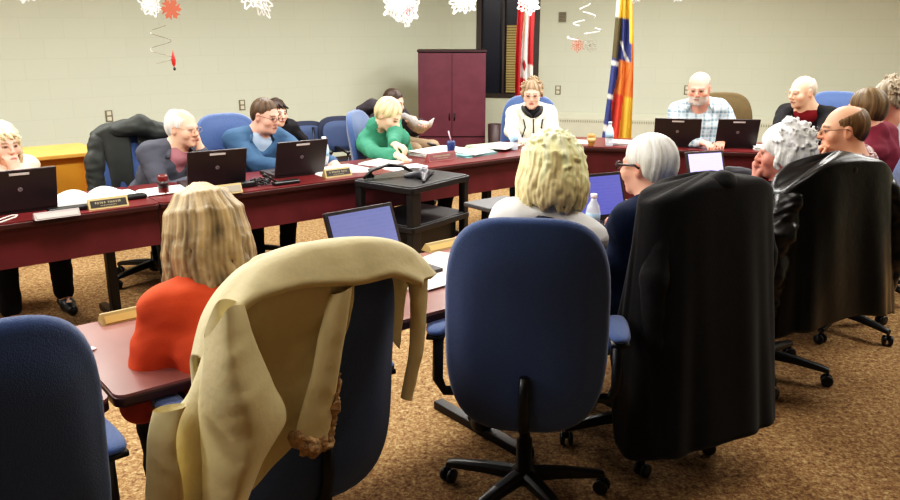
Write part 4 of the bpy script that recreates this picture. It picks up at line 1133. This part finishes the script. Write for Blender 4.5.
# dark hooded coat on the chair of the elderly man
DG = mat('dark_green_shell', (44, 48, 46), .7, var=.15, scale=12, bump=.1, bscale=40)
zc = CH_M1_Z = 1.06
c4 = drape(CH_M1, 'hooded_coat', 'dark hooded coat draped over the chair behind the elderly man', DG, zc + .01, .38, .245, .04, .08, .014, 7, 8, phi=178,
           openf=lambda c: c.y > -.28 and -.2 < c.x < .02 and c.z < .84, fronthem=.45)
pieces(c4, 'hood', DG, [([(.10, -.22, 1.02), (-.04, -.17, 1.05), (-.18, -.18, .99), (-.23, -.2, .92)], [.05, .065, .06, .04])], wr=.008)
pieces(c4, 'sleeve', DG, [([(.22, -.26, .96), (.26, -.24, .8), (.27, -.22, .58), (.25, -.22, .46)], [.055, .065, .06, .05])], wr=.008)
# charcoal coat over the guest chair with the newspaper reader
p = at_y(372, 112, 8.12)
pieces(tag(empty('coat', (p.x, p.y, 0), 0), 'charcoal coat bunched beside the newspaper reader', 'coat'), 'shell', mat('charcoal_coat', (50, 44, 50), .9, var=.1),
       [([(-.12, 0, p.z + .02), (.0, .0, p.z + .06), (.12, 0, p.z + .0)], [.05, .07, .06]), ([(-.1, .02, p.z - .05), (.1, .02, p.z - .3)], [.07, .09])])
# ------------------------------------------------------------------ things on the tables
LAPB = mat('laptop_shell', (38, 28, 32), .45, var=.05); LAPK = mat('laptop_keys', (20, 20, 22), .5)
STK = mat('label_sticker', (210, 206, 204), .5); LOGO = mat('laptop_emblem', (150, 146, 150), .3, metal=.3)
def screen_mat(nm, c, e):
    m = mat(nm, c, .3, emit=e)
    nt = m.node_tree; b = nt.nodes['Principled BSDF']; tc = nt.nodes.new('ShaderNodeTexCoord')
    br = nt.nodes.new('ShaderNodeTexBrick'); br.inputs['Scale'].default_value = 1; br.inputs['Brick Width'].default_value = .07; br.inputs['Row Height'].default_value = .016
    br.inputs['Mortar Size'].default_value = .006; br.inputs['Color1'].default_value = (*[v * .8 for v in lin(c)], 1); br.inputs['Color2'].default_value = (*[v * .92 for v in lin(c)], 1); br.inputs['Mortar'].default_value = (*lin(c), 1)
    sp = nt.nodes.new('ShaderNodeSeparateXYZ'); cb = nt.nodes.new('ShaderNodeCombineXYZ'); nt.links.new(tc.outputs['Object'], sp.inputs[0]); nt.links.new(sp.outputs['X'], cb.inputs['X']); nt.links.new(sp.outputs['Z'], cb.inputs['Y'])
    nt.links.new(cb.outputs[0], br.inputs['Vector']); nt.links.new(br.outputs['Color'], b.inputs['Emission Color'])
    return m
def laptop(p, rz, label, w=.36, h=.235, tilt=18, scr=None, sticker=True):
    """origin at the hinge centre; the user sits on the -y side, lid stands at y = 0"""
    t = empty('laptop', p, rz, label, 'laptop')
    bm = bmesh.new(); box(bm, (0, -.125, .012), (w, .25, .022)); link('base', bm, LAPB, t, smooth=False, bevel=.004)
    bm = bmesh.new()
    for i in range(12):
        for j in range(5): box(bm, (-w * .42 + w * .84 * (i + .5) / 12, -.04 - .022 * j, .0245), (w * .84 / 12 * .82, .017, .003))
    link('keyboard', bm, LAPK, t, smooth=False)
    R_ = Matrix.Translation((0, 0, .02)) @ Matrix.Rotation(-math.radians(tilt), 4, 'X')
    bm = bmesh.new(); box(bm, (0, 0, h / 2), (w, .014, h), R_); lid = link('lid', bm, LAPB, t, smooth=False, bevel=.004)
    bm = bmesh.new(); box(bm, (0, -.008, h / 2 + .004), (w - .035, .003, h - .04), R_); link('screen', bm, scr or mat('dim_screen', (40, 44, 60), .25), lid, smooth=False)
    # back of lid: emblem ring with two short strokes, and a pale label strip
    bm = bmesh.new(); lathe(bm, [(0, 0), (.012, 0), (.012, .0015), (0, .0015)], seg=24)
    for v in bm.verts: v.co = R_ @ Vector((v.co.x, .0072 + v.co.z, h * .52 + v.co.y))
    em = link('emblem', bm, LOGO, lid, smooth=False)
    bm = bmesh.new()
    for x, z, hh in ((.004, .003, .014), (.0005, -.0005, .007), (-.003, -.003, .014), (-.0065, 0, .007)): box(bm, (x, .0092, h * .52 + z), (.0014, .0006, hh), R_)
    link('emblem_strokes', bm, LAPK, em, smooth=False)
    if sticker:
        bm = bmesh.new(); box(bm, (-.0, .0078, h * .90), (.095, .0012, .013), R_); link('label_strip', bm, STK, lid, smooth=False)
    return t
TZ = .7405
def tz(px, py, z=TZ): return at_z(px, py, z)
back = lambda rz: rz + PI
laptop(tz(22, 213), ROW + PI, 'open black laptop in front of the blonde woman, cropped by the left edge')
laptop(tz(217, 188), ROW + PI - .12, 'open black laptop in front of the elderly man in the grey jacket')
laptop(tz(300, 176), ROW + PI - .05, 'open black laptop in front of the man in the blue denim jacket')
laptop(tz(676, 147), BR + PI + .0, 'open black laptop left of the bearded man\'s hands', w=.37)
laptop(tz(735, 148), BR + PI + .12, 'open black laptop right of the bearded man\'s hands', w=.33)
laptop(tz(372, 268), ROW + .05, 'open laptop with a bluish screen beyond the sheepskin coat', scr=screen_mat('screen_blue', (108, 118, 176), .55), tilt=22, w=.34)
laptop(tz(598, 224), ROW - .25, 'open laptop with a violet screen between the curly blonde woman and the man in navy', scr=screen_mat('screen_violet', (92, 96, 180), .7), tilt=20)
laptop(tz(708, 190), ROW - .35, 'small laptop with a bright lilac page before the white-haired person', scr=screen_mat('screen_lilac', (190, 184, 246), 1.1), tilt=20, w=.27, h=.22)
# ---- nameplates
GOLD = mat('brass_plate', (190, 168, 118), .35, metal=.3); PLT = mat('black_nameplate', (40, 34, 30), .4); CRM = mat('cream_lettering', (138, 128, 102), .5)
def nameplate(p, rz, label, face=PLT, w=.26, edge=GOLD, letters=True, h=.055):
    t = empty('nameplate', p, rz, label, 'nameplate')
    bm = bmesh.new(); vs = []
    for x in (-w / 2, w / 2): vs.append([bm.verts.new((x, y, z)) for y, z in ((-.03, 0), (.03, 0), (.002, h), (-.006, h))])
    bm.faces.new(vs[0]); bm.faces.new(vs[1][::-1])
    for i in range(4): bm.faces.new((vs[0][i], vs[0][(i + 1) % 4], vs[1][(i + 1) % 4], vs[1][i]))
    link('holder', bm, edge, t, smooth=False)
    R_ = Matrix.Translation((0, -.03, 0)) @ Matrix.Rotation(-math.atan2(.024, h), 4, 'X')
    bm = bmesh.new(); box(bm, (0, -.002, h * .53), (w - .02, .002, h * .72), R_); f = link('plate', bm, face, t, smooth=False)
    if letters:
        rs = random.Random(int(abs(p[0] * 100))); bm = bmesh.new(); x = -w * .32
        while x < w * .32:
            l = rs.uniform(.006, .011); box(bm, (x, -.0036, h * .62 + rs.uniform(-.001, .001)), (l * .7, .001, h * .2), R_); x += l + (.01 if rs.random() < .15 else .002)
        x = -w * .2
        while x < w * .2:
            l = rs.uniform(.004, .008); box(bm, (x, -.0036, h * .32), (l * .7, .001, h * .1), R_); x += l + .0015
        link('lettering', bm, CRM, f, smooth=False)
    return t
nameplate(tz(108, 207), ROW, 'black and gold nameplate in front of the open white binder', w=.21)
nameplate(tz(57, 217), ROW, 'pale nameplate lying beside the leftmost laptop', mat('grey_plate', (170, 158, 150), .5), .22, mat('grey_plate_edge', (150, 138, 134), .5), False, .035)
nameplate(tz(222, 194), ROW, 'grey nameplate in front of the elderly man\'s laptop', mat('taupe_plate', (150, 140, 124), .5), .24, letters=False)
nameplate(tz(337, 176), ROW, 'black nameplate beside the water bottle and the cart', w=.2)
nameplate(tz(441, 160), ROW, 'maroon nameplate block in front of the woman in green', mat('maroon_plate', (110, 52, 56), .5), .26, mat('maroon_block', (140, 76, 76), .5), True, .06)
nameplate(tz(128, 318), ROW + .03, 'brass nameplate holder beside the woman in orange', mat('brass_face', (226, 192, 120), .4, metal=.2), .18, letters=False, h=.035)
nameplate(tz(441, 248), ROW + .03, 'small brass nameplate holder left of the curly blonde woman', mat('brass_face', (226, 192, 120)), .18, letters=False, h=.035)
# ---- papers
PAPER = mat('white_paper', (244, 242, 238), .8, var=.03, scale=30); TEALP = mat('teal_folder', (120, 168, 170), .7); GREENP = mat('pale_green_folder', (170, 190, 160), .7)
def papers(px, py, rz, label, w=.22, l=.3, n=4, m=PAPER, th=.003, z=TZ, nm='paper_stack'):
    p = tz(px, py, z); rs = random.Random(px * 7 + py); bm = bmesh.new()
    for i in range(n):
        a = rs.uniform(-.12, .12); box(bm, (rs.uniform(-.012, .012), rs.uniform(-.012, .012), th * (i + .5)), (l, w, th * .9), Matrix.Rotation(a, 4, 'Z'))
    o = link(nm, bm, m, smooth=False, loc=p, rz=rz); return tag(o, label, 'papers')
def binder(px, py, rz, label, w=.26, l=.24):
    p = tz(px, py); t = empty('open_binder', p, rz, label, 'binder')
    bm = bmesh.new(); box(bm, (0, 0, .003), (2 * l + .02, w + .02, .005)); link('cover', bm, mat('binder_cover', (50, 50, 56), .5), t, smooth=False)
    for s in (-1, 1):
        bm = bmesh.new(); g = []
        for i in range(13):
            u = i / 12; x = s * u * l; z = .010 + .04 * math.sin(min(1, u * 1.3) * PI) ** .8 * (1 - .3 * u)
            g.append([bm.verts.new((x, y, z)) for y in (-w / 2, w / 2)])
        g2 = [[bm.verts.new((v.co.x, v.co.y, .0056)) for v in r] for r in g]
        for i in range(12):
            bm.faces.new((g[i][0], g[i][1], g[i + 1][1], g[i + 1][0])); bm.faces.new((g[i][0], g[i + 1][0], g2[i + 1][0], g2[i][0])); bm.faces.new((g[i][1], g2[i][1], g2[i + 1][1], g[i + 1][1]))
        bm.faces.new((g[-1][0], g[-1][1], g2[-1][1], g2[-1][0]))
        link('pages', bm, PAPER, t)
    return t
binder(94, 199, ROW, 'open white binder on the left table between the laptops')
papers(168, 191, ROW, 'loose white papers by the elderly man\'s elbow', .2, .3)
papers(338, 171, ROW, 'white papers by the water bottle on the left table', .3, .36)
papers(386, 163, ROW + .3, 'white sheets under the hands of the woman in green', .24, .34)
papers(405, 168, ROW, 'flat white sheets between the cart and the woman in green', .14, .3, 2)
papers(440, 154, ROW + .1, 'thick stack of white papers behind the maroon nameplate', .26, .42, 12)
papers(470, 154, ROW, 'teal-edged folder of papers on the left table', .26, .34, 5, TEALP)
papers(474, 152, ROW + .2, 'white report resting on the teal folder', .2, .26, 3, z=TZ + .016)
papers(491, 148, ROW, 'pale green folder at the end of the left table', .26, .34, 7, GREENP)
papers(502, 146.5, ROW + .3, 'white booklet resting on the pale green folder', .2, .3, 4, z=TZ + .022)
papers(545, 141, .1, 'white papers in front of the woman in the white jacket', .2, .4, 5)
papers(574, 142, -.2, 'white sheet beside the orange-brown cup', .2, .3, 2)
papers(650, 145, BR, 'white papers left of the bearded man\'s first laptop', .2, .3, 4)
papers(622, 144, BR, 'stack of white papers behind the glasses wearer\'s bald crown', .18, .2, 8)
papers(773, 149, BR, 'white papers between the second laptop and the bald man in black', .2, .3, 8)
papers(424, 278, ROW, 'white sheets on the near table beside the blue chair', .26, .3, 3)
papers(62, 355, ROW + .4, 'white slips on the near table at the bottom left', .1, .16, 2)
papers(436, 262, ROW + .25, 'light document on the near table beside the brass holder', .16, .24, 2, mat('cream_document', (224, 206, 196), .7))
# newspaper in the reader's hands
bm = bmesh.new(); p = at_y(415, 121, 7.66)
g = [[bm.verts.new((-.20 + .40 * i / 8, .05 * math.sin(i * .9) , (.1 - .2 * j) * (1 - .25 * abs(i - 4) / 4) - .012 * i)) for j in range(2)] for i in range(9)]
for i in range(8): bm.faces.new((g[i][0], g[i][1], g[i + 1][1], g[i + 1][0]))
o = link('newspaper', bm, mat('newsprint', (214, 210, 208), .9, var=.25, scale=40), loc=p, rz=.3); o.rotation_euler = (.9, 0, .25)
o.modifiers.new('s', 'SOLIDIFY').thickness = .004; tag(o, 'newspaper held open by the man in the charcoal jacket', 'newspaper')
# ---- drinks
CLR = mat('bottle_plastic', (216, 226, 236), .15, spec=.6, alpha=.72); WCAP = mat('bottle_cap', (236, 238, 242), .4); LBL = mat('bottle_label', (150, 186, 214), .5)
def bottle(p, label, cap=WCAP):
    t = empty('water_bottle', p, 0, label, 'bottle')
    bm = bmesh.new(); lathe(bm, [(.0, 0), (.030, 0), (.033, .01), (.031, .03), (.033, .05), (.033, .12), (.028, .145), (.014, .17), (.013, .185), (0, .185)]); link('bottle_body', bm, CLR, t)
    bm = bmesh.new(); lathe(bm, [(0.0335, .07), (.0345, .07), (.0345, .115), (.0335, .115)]); link('label_band', bm, LBL, t)
    bm = bmesh.new(); lathe(bm, [(0, .1852), (.0155, .1852), (.0155, .203), (0, .203)]); link('bottle_cap', bm, cap, t)
bottle(tz(325, 165), 'clear water bottle right of the denim jacket man\'s laptop')
bottle(tz(514, 150), 'clear water bottle at the elbow of the woman in the white jacket')
bottle(tz(609, 146), 'clear water bottle with a pale cap in front of the yellow flag', mat('pale_blue_cap', (170, 200, 226), .4))
bottle(tz(592, 236), 'water bottle peeking out between the curly blonde hair and the man in navy')
def can(p, label, c, band=None, h=.115, r=.031, name='drink_can', straw=None, taper=1.):
    t = empty(name, p, 0, label, 'can' if name == 'drink_can' else 'cup')
    bm = bmesh.new(); lathe(bm, [(0, 0), (r * .8 * taper, 0), (r * taper, .008), (r, h - .01), (r * .86, h), (0, h - .004)]); link('can_body' if name == 'drink_can' else 'cup_body', bm, mat('can%d' % sum(c), c, .35, var=.2, scale=30), t)
    if band: bm = bmesh.new(); lathe(bm, [(r * .99, h * .35), (r * 1.02, h * .35), (r * 1.02, h * .7), (r * .99, h * .7)]); link('label_band', bm, mat('band%d' % sum(band), band, .4), t)
    if straw: bm = bmesh.new(); tube(bm, [(0, 0, h - .004), (-.02, 0, h + .075)], .005); link('straw', bm, mat('pink_straw', straw, .5), t)
can(tz(164, 194), 'small dark red drink can beside the elderly man\'s hand', (96, 24, 24), (40, 20, 22))
can(tz(451, 158), 'dark blue tumbler with a pink straw on the left table', (44, 60, 110), None, .13, .033, 'tumbler', (220, 180, 190), .85)
can(tz(591, 146), 'orange-brown paper cup left of the yellow flag', (186, 136, 72), (214, 176, 120), .1, .034, 'paper_cup', None, .75)
can(at_y(763, 170, 3.76) - Vector((0, 0, .06)), 'red drink can in the hand of the white-haired person', (196, 34, 38), (226, 190, 190))
# ---- electronics
bm = bmesh.new()
def loop(cx, cy, rx, ry, n=18, z=.006, rot=0, tw=.4, a1=2 * PI): return [(cx + rx * math.cos(a1 * k / n + rot), cy + ry * math.sin(a1 * k / n + rot), z + .006 * math.sin(3 * k)) for k in range(n + 1)]
t = empty('power_adapter', tz(254, 186), ROW, 'black power adapter and coiled cord between two laptops', 'adapter')
bm = bmesh.new(); box(bm, (-.06, 0, .018), (.13, .06, .034)); link('adapter_brick', bm, BLK, t, smooth=False, bevel=.008)
bm = bmesh.new()
for i in range(4): tube(bm, loop(.05, .0, .05 + .006 * i, .04, 20, .012 + .008 * i, i), .005, 6)
tube(bm, [(.0, 0, .01), (.1, -.02, .01), (.2, .01, .006), (.26, .0, .006)], .004, 6); link('cord', bm, BLK, t)
t = empty('microphone', tz(286, 184), ROW, 'black desk microphone lying beside the denim jacket man\'s laptop', 'microphone')
bm = bmesh.new(); box(bm, (0, 0, .012), (.18, .055, .024)); link('microphone_base', bm, BLK, t, smooth=False, bevel=.01)
bm = bmesh.new(); tube(bm, [(-.07, 0, .024), (-.12, 0, .06), (-.15, 0, .075)], [.006, .006, .014]); link('gooseneck', bm, BLK, t)
t = empty('microphone', tz(133, 199), ROW, 'black desk microphone base right of the open binder', 'microphone')
bm = bmesh.new(); box(bm, (0, 0, .014), (.15, .06, .028)); link('microphone_base', bm, BLK, t, smooth=False, bevel=.01)
t = empty('microphone', tz(70, 211), ROW, 'black desk microphone base behind the pale nameplate', 'microphone')
bm = bmesh.new(); box(bm, (0, 0, .014), (.22, .05, .028)); link('microphone_base', bm, BLK, t, smooth=False, bevel=.01)
bm = bmesh.new(); q = tz(0, 222); tube(bm, [Vector((-.1, .03, .005)), Vector((.0, .03, .005)), Vector((.06, .03, .02)), Vector((.085, .01, .022)), Vector((.07, -.02, .02)), Vector((.0, -.035, .006)), Vector((-.12, -.03, .005))], .004, 6)
tag(link('white_cable', bm, mat('white_cable', (214, 208, 200), .5), loc=q, rz=ROW), 'white cable looped in front of the leftmost laptop', 'cable')
# conference phone and cable bundle on the cart
def oncart(x, y, z=.751): return CARTM @ Vector((x, y, z))
q = oncart(.30, .15); t = empty('speakerphone', q, ca + .5, 'black and silver speakerphone on top of the cart', 'phone')
pieces(t, 'speakerphone_body', mat('phone_shell', (60, 60, 66), .3), [([(-.16, -.03, .012), (0, 0, .032), (.16, -.03, .012)], [.011, .030, .011]), ([(0, 0, .034), (0, .12, .012)], [.03, .014])], h=.005, wr=0)
bm = bmesh.new(); lathe(bm, [(0, .052), (.028, .052), (.026, .068), (0, .070)]); link('speaker_grille', bm, mat('silver_grille', (130, 130, 136), .4, metal=.4), t)
q = oncart(.20, .36); t = empty('cable_bundle', q, ca - .3, 'black cable bundle arched on the back of the cart top', 'cable')
bm = bmesh.new()
for i in range(4): tube(bm, [(-.16 + .02 * i, .0, .008), (-.11, .01 * i, .05), (0, .012 * i, .075 - .005 * i), (.1, .01 * i, .05), (.15, -.01, .01)], .009, 6)
link('cables', bm, BLK, t)
t.scale = (1.2, 1.2, 1.1)
# dark bag between N3 laptop and white-haired person; dark folder left of the curly woman; laptop bag bottom left
t = tag(empty('handbag', tz(737, 186)), 'dark bag on the near table beside the lilac laptop screen', 'bag')
pieces(t, 'bag_body', mat('dark_bag', (34, 34, 44), .7), [([(-.09, 0, .045), (.09, 0, .045)], [.045, .045]), ([(-.05, 0, .075), (.05, 0, .075)], [.05, .045])], wr=.006)
laptop_closed = empty('closed_laptop', tz(497, 206), ROW, 'closed dark laptop on the near table left of the curly blonde woman', 'laptop')
bm = bmesh.new(); box(bm, (0, 0, .012), (.30, .22, .024)); link('shell', bm, mat('slate_shell', (72, 72, 74), .5), laptop_closed, smooth=False, bevel=.005)
t = empty('laptop_bag', tz(22, 362), ROW + .1, 'dark grey laptop bag lying beyond the cropped blue chair', 'bag')
pieces(t, 'bag_body', mat('grey_bag', (60, 62, 70), .7), [([(-.16, .08, .025), (.14, .08, .025)], [.024, .024]), ([(-.16, -.06, .025), (.14, -.06, .025)], [.024, .024]), ([(-.16, .0, .03), (.14, .0, .03)], [.03, .03])], wr=.003)
# ------------------------------------------------------------------ flags
FLAGM = vmat('flag_cloth', .7, spec=.3)
def flag(name, px, Y, zb, zt_, w0_, w1_, colf, label, seed, poledx=0.):
    p = at_y(px, 60, Y); t = empty(name, (p.x, p.y, 0), 0, label, 'flag')
    bm = bmesh.new(); tube(bm, [(0, 0, .03), (0, 0, 2.45)], .013, 12); po = link('pole', bm, mat('oak_pole', (176, 140, 80), .4), t)
    bm = bmesh.new(); lathe(bm, [(0, 2.45), (.012, 2.45), (.026, 2.48), (.012, 2.52), (0, 2.56)]); link('finial', bm, GOLD, po)
    bm = bmesh.new(); lathe(bm, [(.14, 0), (.14, .02), (.05, .035), (.025, .06), (0.015, .09)]); link('base', bm, GOLD, t)
    nu, nv = 60, 80; V = []; C = []
    rs = random.Random(seed)
    for j in range(nv):
        v = j / (nv - 1); z = zt_ + (zb - zt_) * v
        for i in range(nu):
            u = i / (nu - 1); w = w0_ + (w1_ - w0_) * v ** .8
            x = (u - .5) * w + .012 * math.sin(v * 5 + seed); y = -.03 - .035 * (.4 + v) * math.sin(u * 19 + seed + v * 1.5) - .02 * math.sin(u * 7 + v * 4)
            V.append((x, y, z - .10 * u * v)); C.append(lin(colf(u, v)))
    V = np.array(V); Q = np.array([(j * nu + i, j * nu + i + 1, (j + 1) * nu + i + 1, (j + 1) * nu + i) for j in range(nv - 1) for i in range(nu - 1)])
    meshobj('cloth', V, Q, FLAGM, t, (0, 0, 0), np.array(C))
RED, WHT = (176, 50, 54), (214, 206, 202)
def can_c(u, v):
    if .60 < v < .66 and .42 < u < .60 and abs(u - .51) < .09 - abs(v - .63) * 2: return (150, 40, 46)
    if v < .3: return RED if u < .62 else WHT if u < .8 else RED
    e = .34 + .06 * math.sin(v * 6); f = .74 - .1 * (v - .3)
    if v > .72: return RED if u < .62 - (v - .72) * .9 else WHT
    if u < e: return RED
    return WHT if (u < f or v > .62) else RED
def yel_c(u, v):
    Y_, B_, R_, W_, O_, K_ = (206, 168, 66), (58, 66, 118), (190, 66, 52), (206, 204, 198), (204, 118, 60), (84, 76, 54)
    if v < .30: return W_ if u < .18 - .1 * v else Y_
    if v < .42: return K_ if u < .38 else (Y_ if u > .75 else B_)
    if v < .52: return K_ if u < .32 else (W_ if abs((u - .3) * 1.2 - (v - .40) * 4) < .07 else B_ if u < .9 else O_)
    if u < .30 + .05 * math.sin(v * 14): return W_ if abs(math.sin(v * 17)) < .25 else B_
    if v < .72: return O_ if abs(math.sin(u * 11 + v * 18)) > .35 else (190, 100, 54)
    return R_ if u < .62 - (v - .72) * .2 else Y_
p0 = at_y(527, 60, 8.6)
flag('canadian_flag', 525, 8.6, at_y(525, 118, 8.6).z, 2.35, .16, .20, can_c, 'red and white maple leaf flag hanging behind the woman in white', 2)
flag('yellow_flag', 621, 8.6, at_y(620, 140, 8.6).z, 2.35, .10, .32, yel_c, 'yellow, blue and red flag hanging from a pole before the wall', 5)
# ------------------------------------------------------------------ hanging winter decorations
WP = mat('white_flake_paper', (246, 246, 242), .6); RP = mat('red_flake', (192, 100, 76), .6); SR = mat('silver_ribbon', (150, 140, 128), .3, metal=.6); THR = mat('thread', (210, 210, 200), .6)
GRF = mat('grey_flake', (176, 172, 158), .6)
def star(bm, r, n=6, rin=.4, th=.002, M_=None, hole=True, teeth=True):
    """a cut-paper star: n arms, each a kite frame with a cut-out and side twigs"""
    M_ = M_ or Matrix.Identity(4)
    for k in range(n):
        a = 2 * PI * k / n; R_ = M_ @ Matrix.Rotation(a, 4, 'Y')
        for s in (-1, 1):
            box(bm, (0, 0, 0), (r * .10, th, r * .62), R_ @ Matrix.Translation((s * r * .12, 0, r * .36)) @ Matrix.Rotation(s * .30, 4, 'Y'))
            box(bm, (0, 0, 0), (r * .09, th, r * .40), R_ @ Matrix.Translation((s * r * .10, 0, r * .80)) @ Matrix.Rotation(-s * .35, 4, 'Y'))
            if teeth: box(bm, (0, 0, 0), (r * .06, th, r * .26), R_ @ Matrix.Translation((s * r * .28, 0, r * .62)) @ Matrix.Rotation(s * 1.0, 4, 'Y'))
        box(bm, (0, 0, 0), (r * .26, th, r * .07), R_ @ Matrix.Translation((0, 0, r * .46)))
def thread(t, top, nm='thread', x=0., z0=0.):
    bm = bmesh.new(); tube(bm, [(x, 0, z0), (x, 0, 2.745 - t.location.z)], .0012, 5); link(nm, bm, THR, t)
def lacy(px, py, Y, r, label, seed, n=4, red=False):
    p = at_y(px, py, Y); t = empty('paper_snowflake', p, 0, label, 'decoration'); rs = random.Random(seed)
    for i in range(n):
        bm = bmesh.new(); M_ = Matrix.Translation((rs.uniform(-.3, .3) * r, rs.uniform(-.3, .3) * r, rs.uniform(-.3, .3) * r)) @ Matrix.Rotation(rs.uniform(-.9, .9), 4, 'Z') @ Matrix.Rotation(rs.uniform(-.5, .5), 4, 'X') @ Matrix.Rotation(rs.uniform(0, 1), 4, 'Y')
        star(bm, r * rs.uniform(.7, 1), 6, M_=M_); link('snowflake_layer', bm, WP, t, smooth=False)
    if red:
        bm = bmesh.new(); star(bm, r * .3, 6, M_=Matrix.Translation((r * .35, -.05, -r * .2))); link('red_snowflake', bm, mat('rose_flake', (190, 70, 84), .6), t, smooth=False)
    thread(t, 0); return t
lacy(150, 2, 5.2, .095, 'white lacy paper snowflake beside the red-orange one, cut by the top edge', 1)
lacy(254, -4, 5.2, .125, 'large white folded paper star hanging over the left wall', 2, 3)
lacy(402, 6, 5.2, .125, 'white lacy snowflake with a small rose flake, above the burgundy cabinet\'s left side', 3, 6, True)
lacy(464, 0, 5.4, .10, 'white paper snowflake hanging left of the dark window', 4, 4)
lacy(530, 0, 5.6, .085, 'white lacy snowflake in front of the maple leaf flag', 5, 5)
lacy(636, -5, 5.4, .05, 'tip of a white snowflake right of the yellow flag pole', 6, 3)
lacy(678, -5, 5.4, .05, 'tip of a white snowflake at the top edge above the bearded man', 7, 3)
lacy(25, -10, 5.0, .07, 'tip of a white snowflake at the top left corner', 8, 3)
p = at_y(171, 9, 5.1); t = empty('red_snowflake', p, 0, 'flat red-orange cut-out snowflake with toothed edge', 'decoration')
bm = bmesh.new(); n = 36; ring = []
for k in range(n):
    a = 2 * PI * k / n; r1 = (.066, .052, .056)[k % 3]; ring.append((bm.verts.new((.018 * math.cos(a), -.001, .018 * math.sin(a))), bm.verts.new((r1 * math.cos(a), -.001, r1 * math.sin(a)))))
for k in range(n):
    if k % 6 != 3: bm.faces.new((ring[k][0], ring[k][1], ring[(k + 1) % n][1], ring[(k + 1) % n][0]))
    else:
        a, b = ring[k], ring[(k + 1) % n]; m0 = bm.verts.new(a[0].co.lerp(a[1].co, .4)); m1 = bm.verts.new(b[0].co.lerp(b[1].co, .4)); bm.faces.new((a[0], m0, m1, b[0]))
bm.faces.new([r_[0] for r_ in ring][::-1])
o = link('cutout', bm, RP, t, smooth=False); o.modifiers.new('s', 'SOLIDIFY').thickness = .003; thread(t, 0, z0=.06)
# silver spiral with red pendant
p = at_y(161, 44, 5.1); t = empty('spiral_ornament', p, 0, 'thin silver spiral streamer with a red pendant hanging on the left', 'decoration')
bm = bmesh.new(); pts = []
for k in range(60):
    a = k / 59 * 2 * PI * 2.2 + 1.2; z = .11 - .23 * k / 59; r_ = .055 + .015 * k / 59; pts.append((r_ * math.cos(a), r_ * math.sin(a), z))
tube(bm, pts, .0022, 6); link('spiral', bm, SR, t); thread(t, 0, z0=.11)
bm = bmesh.new(); lathe(bm, [(0, -.055), (.012, -.035), (.014, -.01), (.008, .02), (0, .05)], seg=10)
for v in bm.verts: v.co += Vector((.075, -.02, -.085))
link('pendant', bm, mat('red_pendant', (190, 44, 40), .4), t)
bm = bmesh.new(); lathe(bm, [(0, -.075), (.008, -.07), (.008, -.056), (0, -.052)], seg=8)
for v in bm.verts: v.co += Vector((.077, -.02, -.085))
link('pendant_tip', bm, BLK, t)
# white spiral with two hanging flakes
p = at_y(583, 26, 6.2); t = empty('spiral_ornament', p, 0, 'white spiral streamer with two small flakes hanging before the back wall', 'decoration')
bm = bmesh.new(); pts = []
for k in range(80):
    a = k / 79 * 2 * PI * 2.6 + .4; z = .16 - .26 * k / 79; r_ = .03 + .11 * k / 79 ; pts.append((r_ * math.cos(a) + .02, r_ * math.sin(a), z))
for k in range(79):
    if (k // 6) % 3 != 2: tube(bm, [pts[k], pts[k + 1]], .005, 5)
link('spiral', bm, WP, t); thread(t, 0, z0=.16)
for dx, mm in ((-.035, mat('pink_flake', (210, 130, 112), .6)), (.06, GRF)):
    bm = bmesh.new(); star(bm, .055, 6, M_=Matrix.Translation((dx, 0, -.14))); f = link('small_flake', bm, mm, t, smooth=False)
# ------------------------------------------------------------------ camera, light
cam = bpy.data.cameras.new('camera'); co = bpy.data.objects.new('camera', cam); COL.objects.link(co)
cam.sensor_width = 36; cam.lens = F / 900 * 36; co.location = (0, 0, CH); co.rotation_euler = (PI / 2 - TH, 0, 0); cam.clip_end = 60
SC.camera = co
w = bpy.data.worlds.new('world'); SC.world = w; w.use_nodes = True
w.node_tree.nodes['Background'].inputs['Color'].default_value = (*lin((210, 215, 225)), 1); w.node_tree.nodes['Background'].inputs['Strength'].default_value = .03
def area(x, y, p, sx=.6, sy=1.2, c=(1, .985, .935)):
    l = bpy.data.lights.new('ceiling_or_fill_lamp', 'AREA'); l.shape = 'RECTANGLE'; l.size = sx; l.size_y = sy; l.energy = p; l.color = c
    o = bpy.data.objects.new('ceiling_or_fill_lamp', l); COL.objects.link(o); o.location = (x, y, 2.72); return o
for n_ in (3.6, 6.2):
    for u_ in (-1.5, .9, 3.3, 5.7):
        p = un(u_, n_); area(p.x, p.y, 80, 1.2, .6).rotation_euler = (0, 0, ROW)
for u_ in (-.2, 2.6, 5.2):
    p = un(u_, 1.5); area(p.x, p.y, 14, 1.2, .6).rotation_euler = (0, 0, ROW)  # weak fill row added above the near chairs to lift the foreground
for x, y in ((2.3, 8.2), (4.6, 6.6), (4.4, 4.3)): area(x, y, 75)
SC.view_settings.view_transform = 'Standard'
SC.view_settings.look = 'Medium High Contrast' if False else 'None'
SC.view_settings.exposure = 0.0
SC.view_settings.use_curve_mapping = True
cm = SC.view_settings.curve_mapping; cv = cm.curves[3]
for x, y in ((.02, .011), (.08, .062), (.25, .25), (.6, .63)): cv.points.new(x, y)
cm.update()
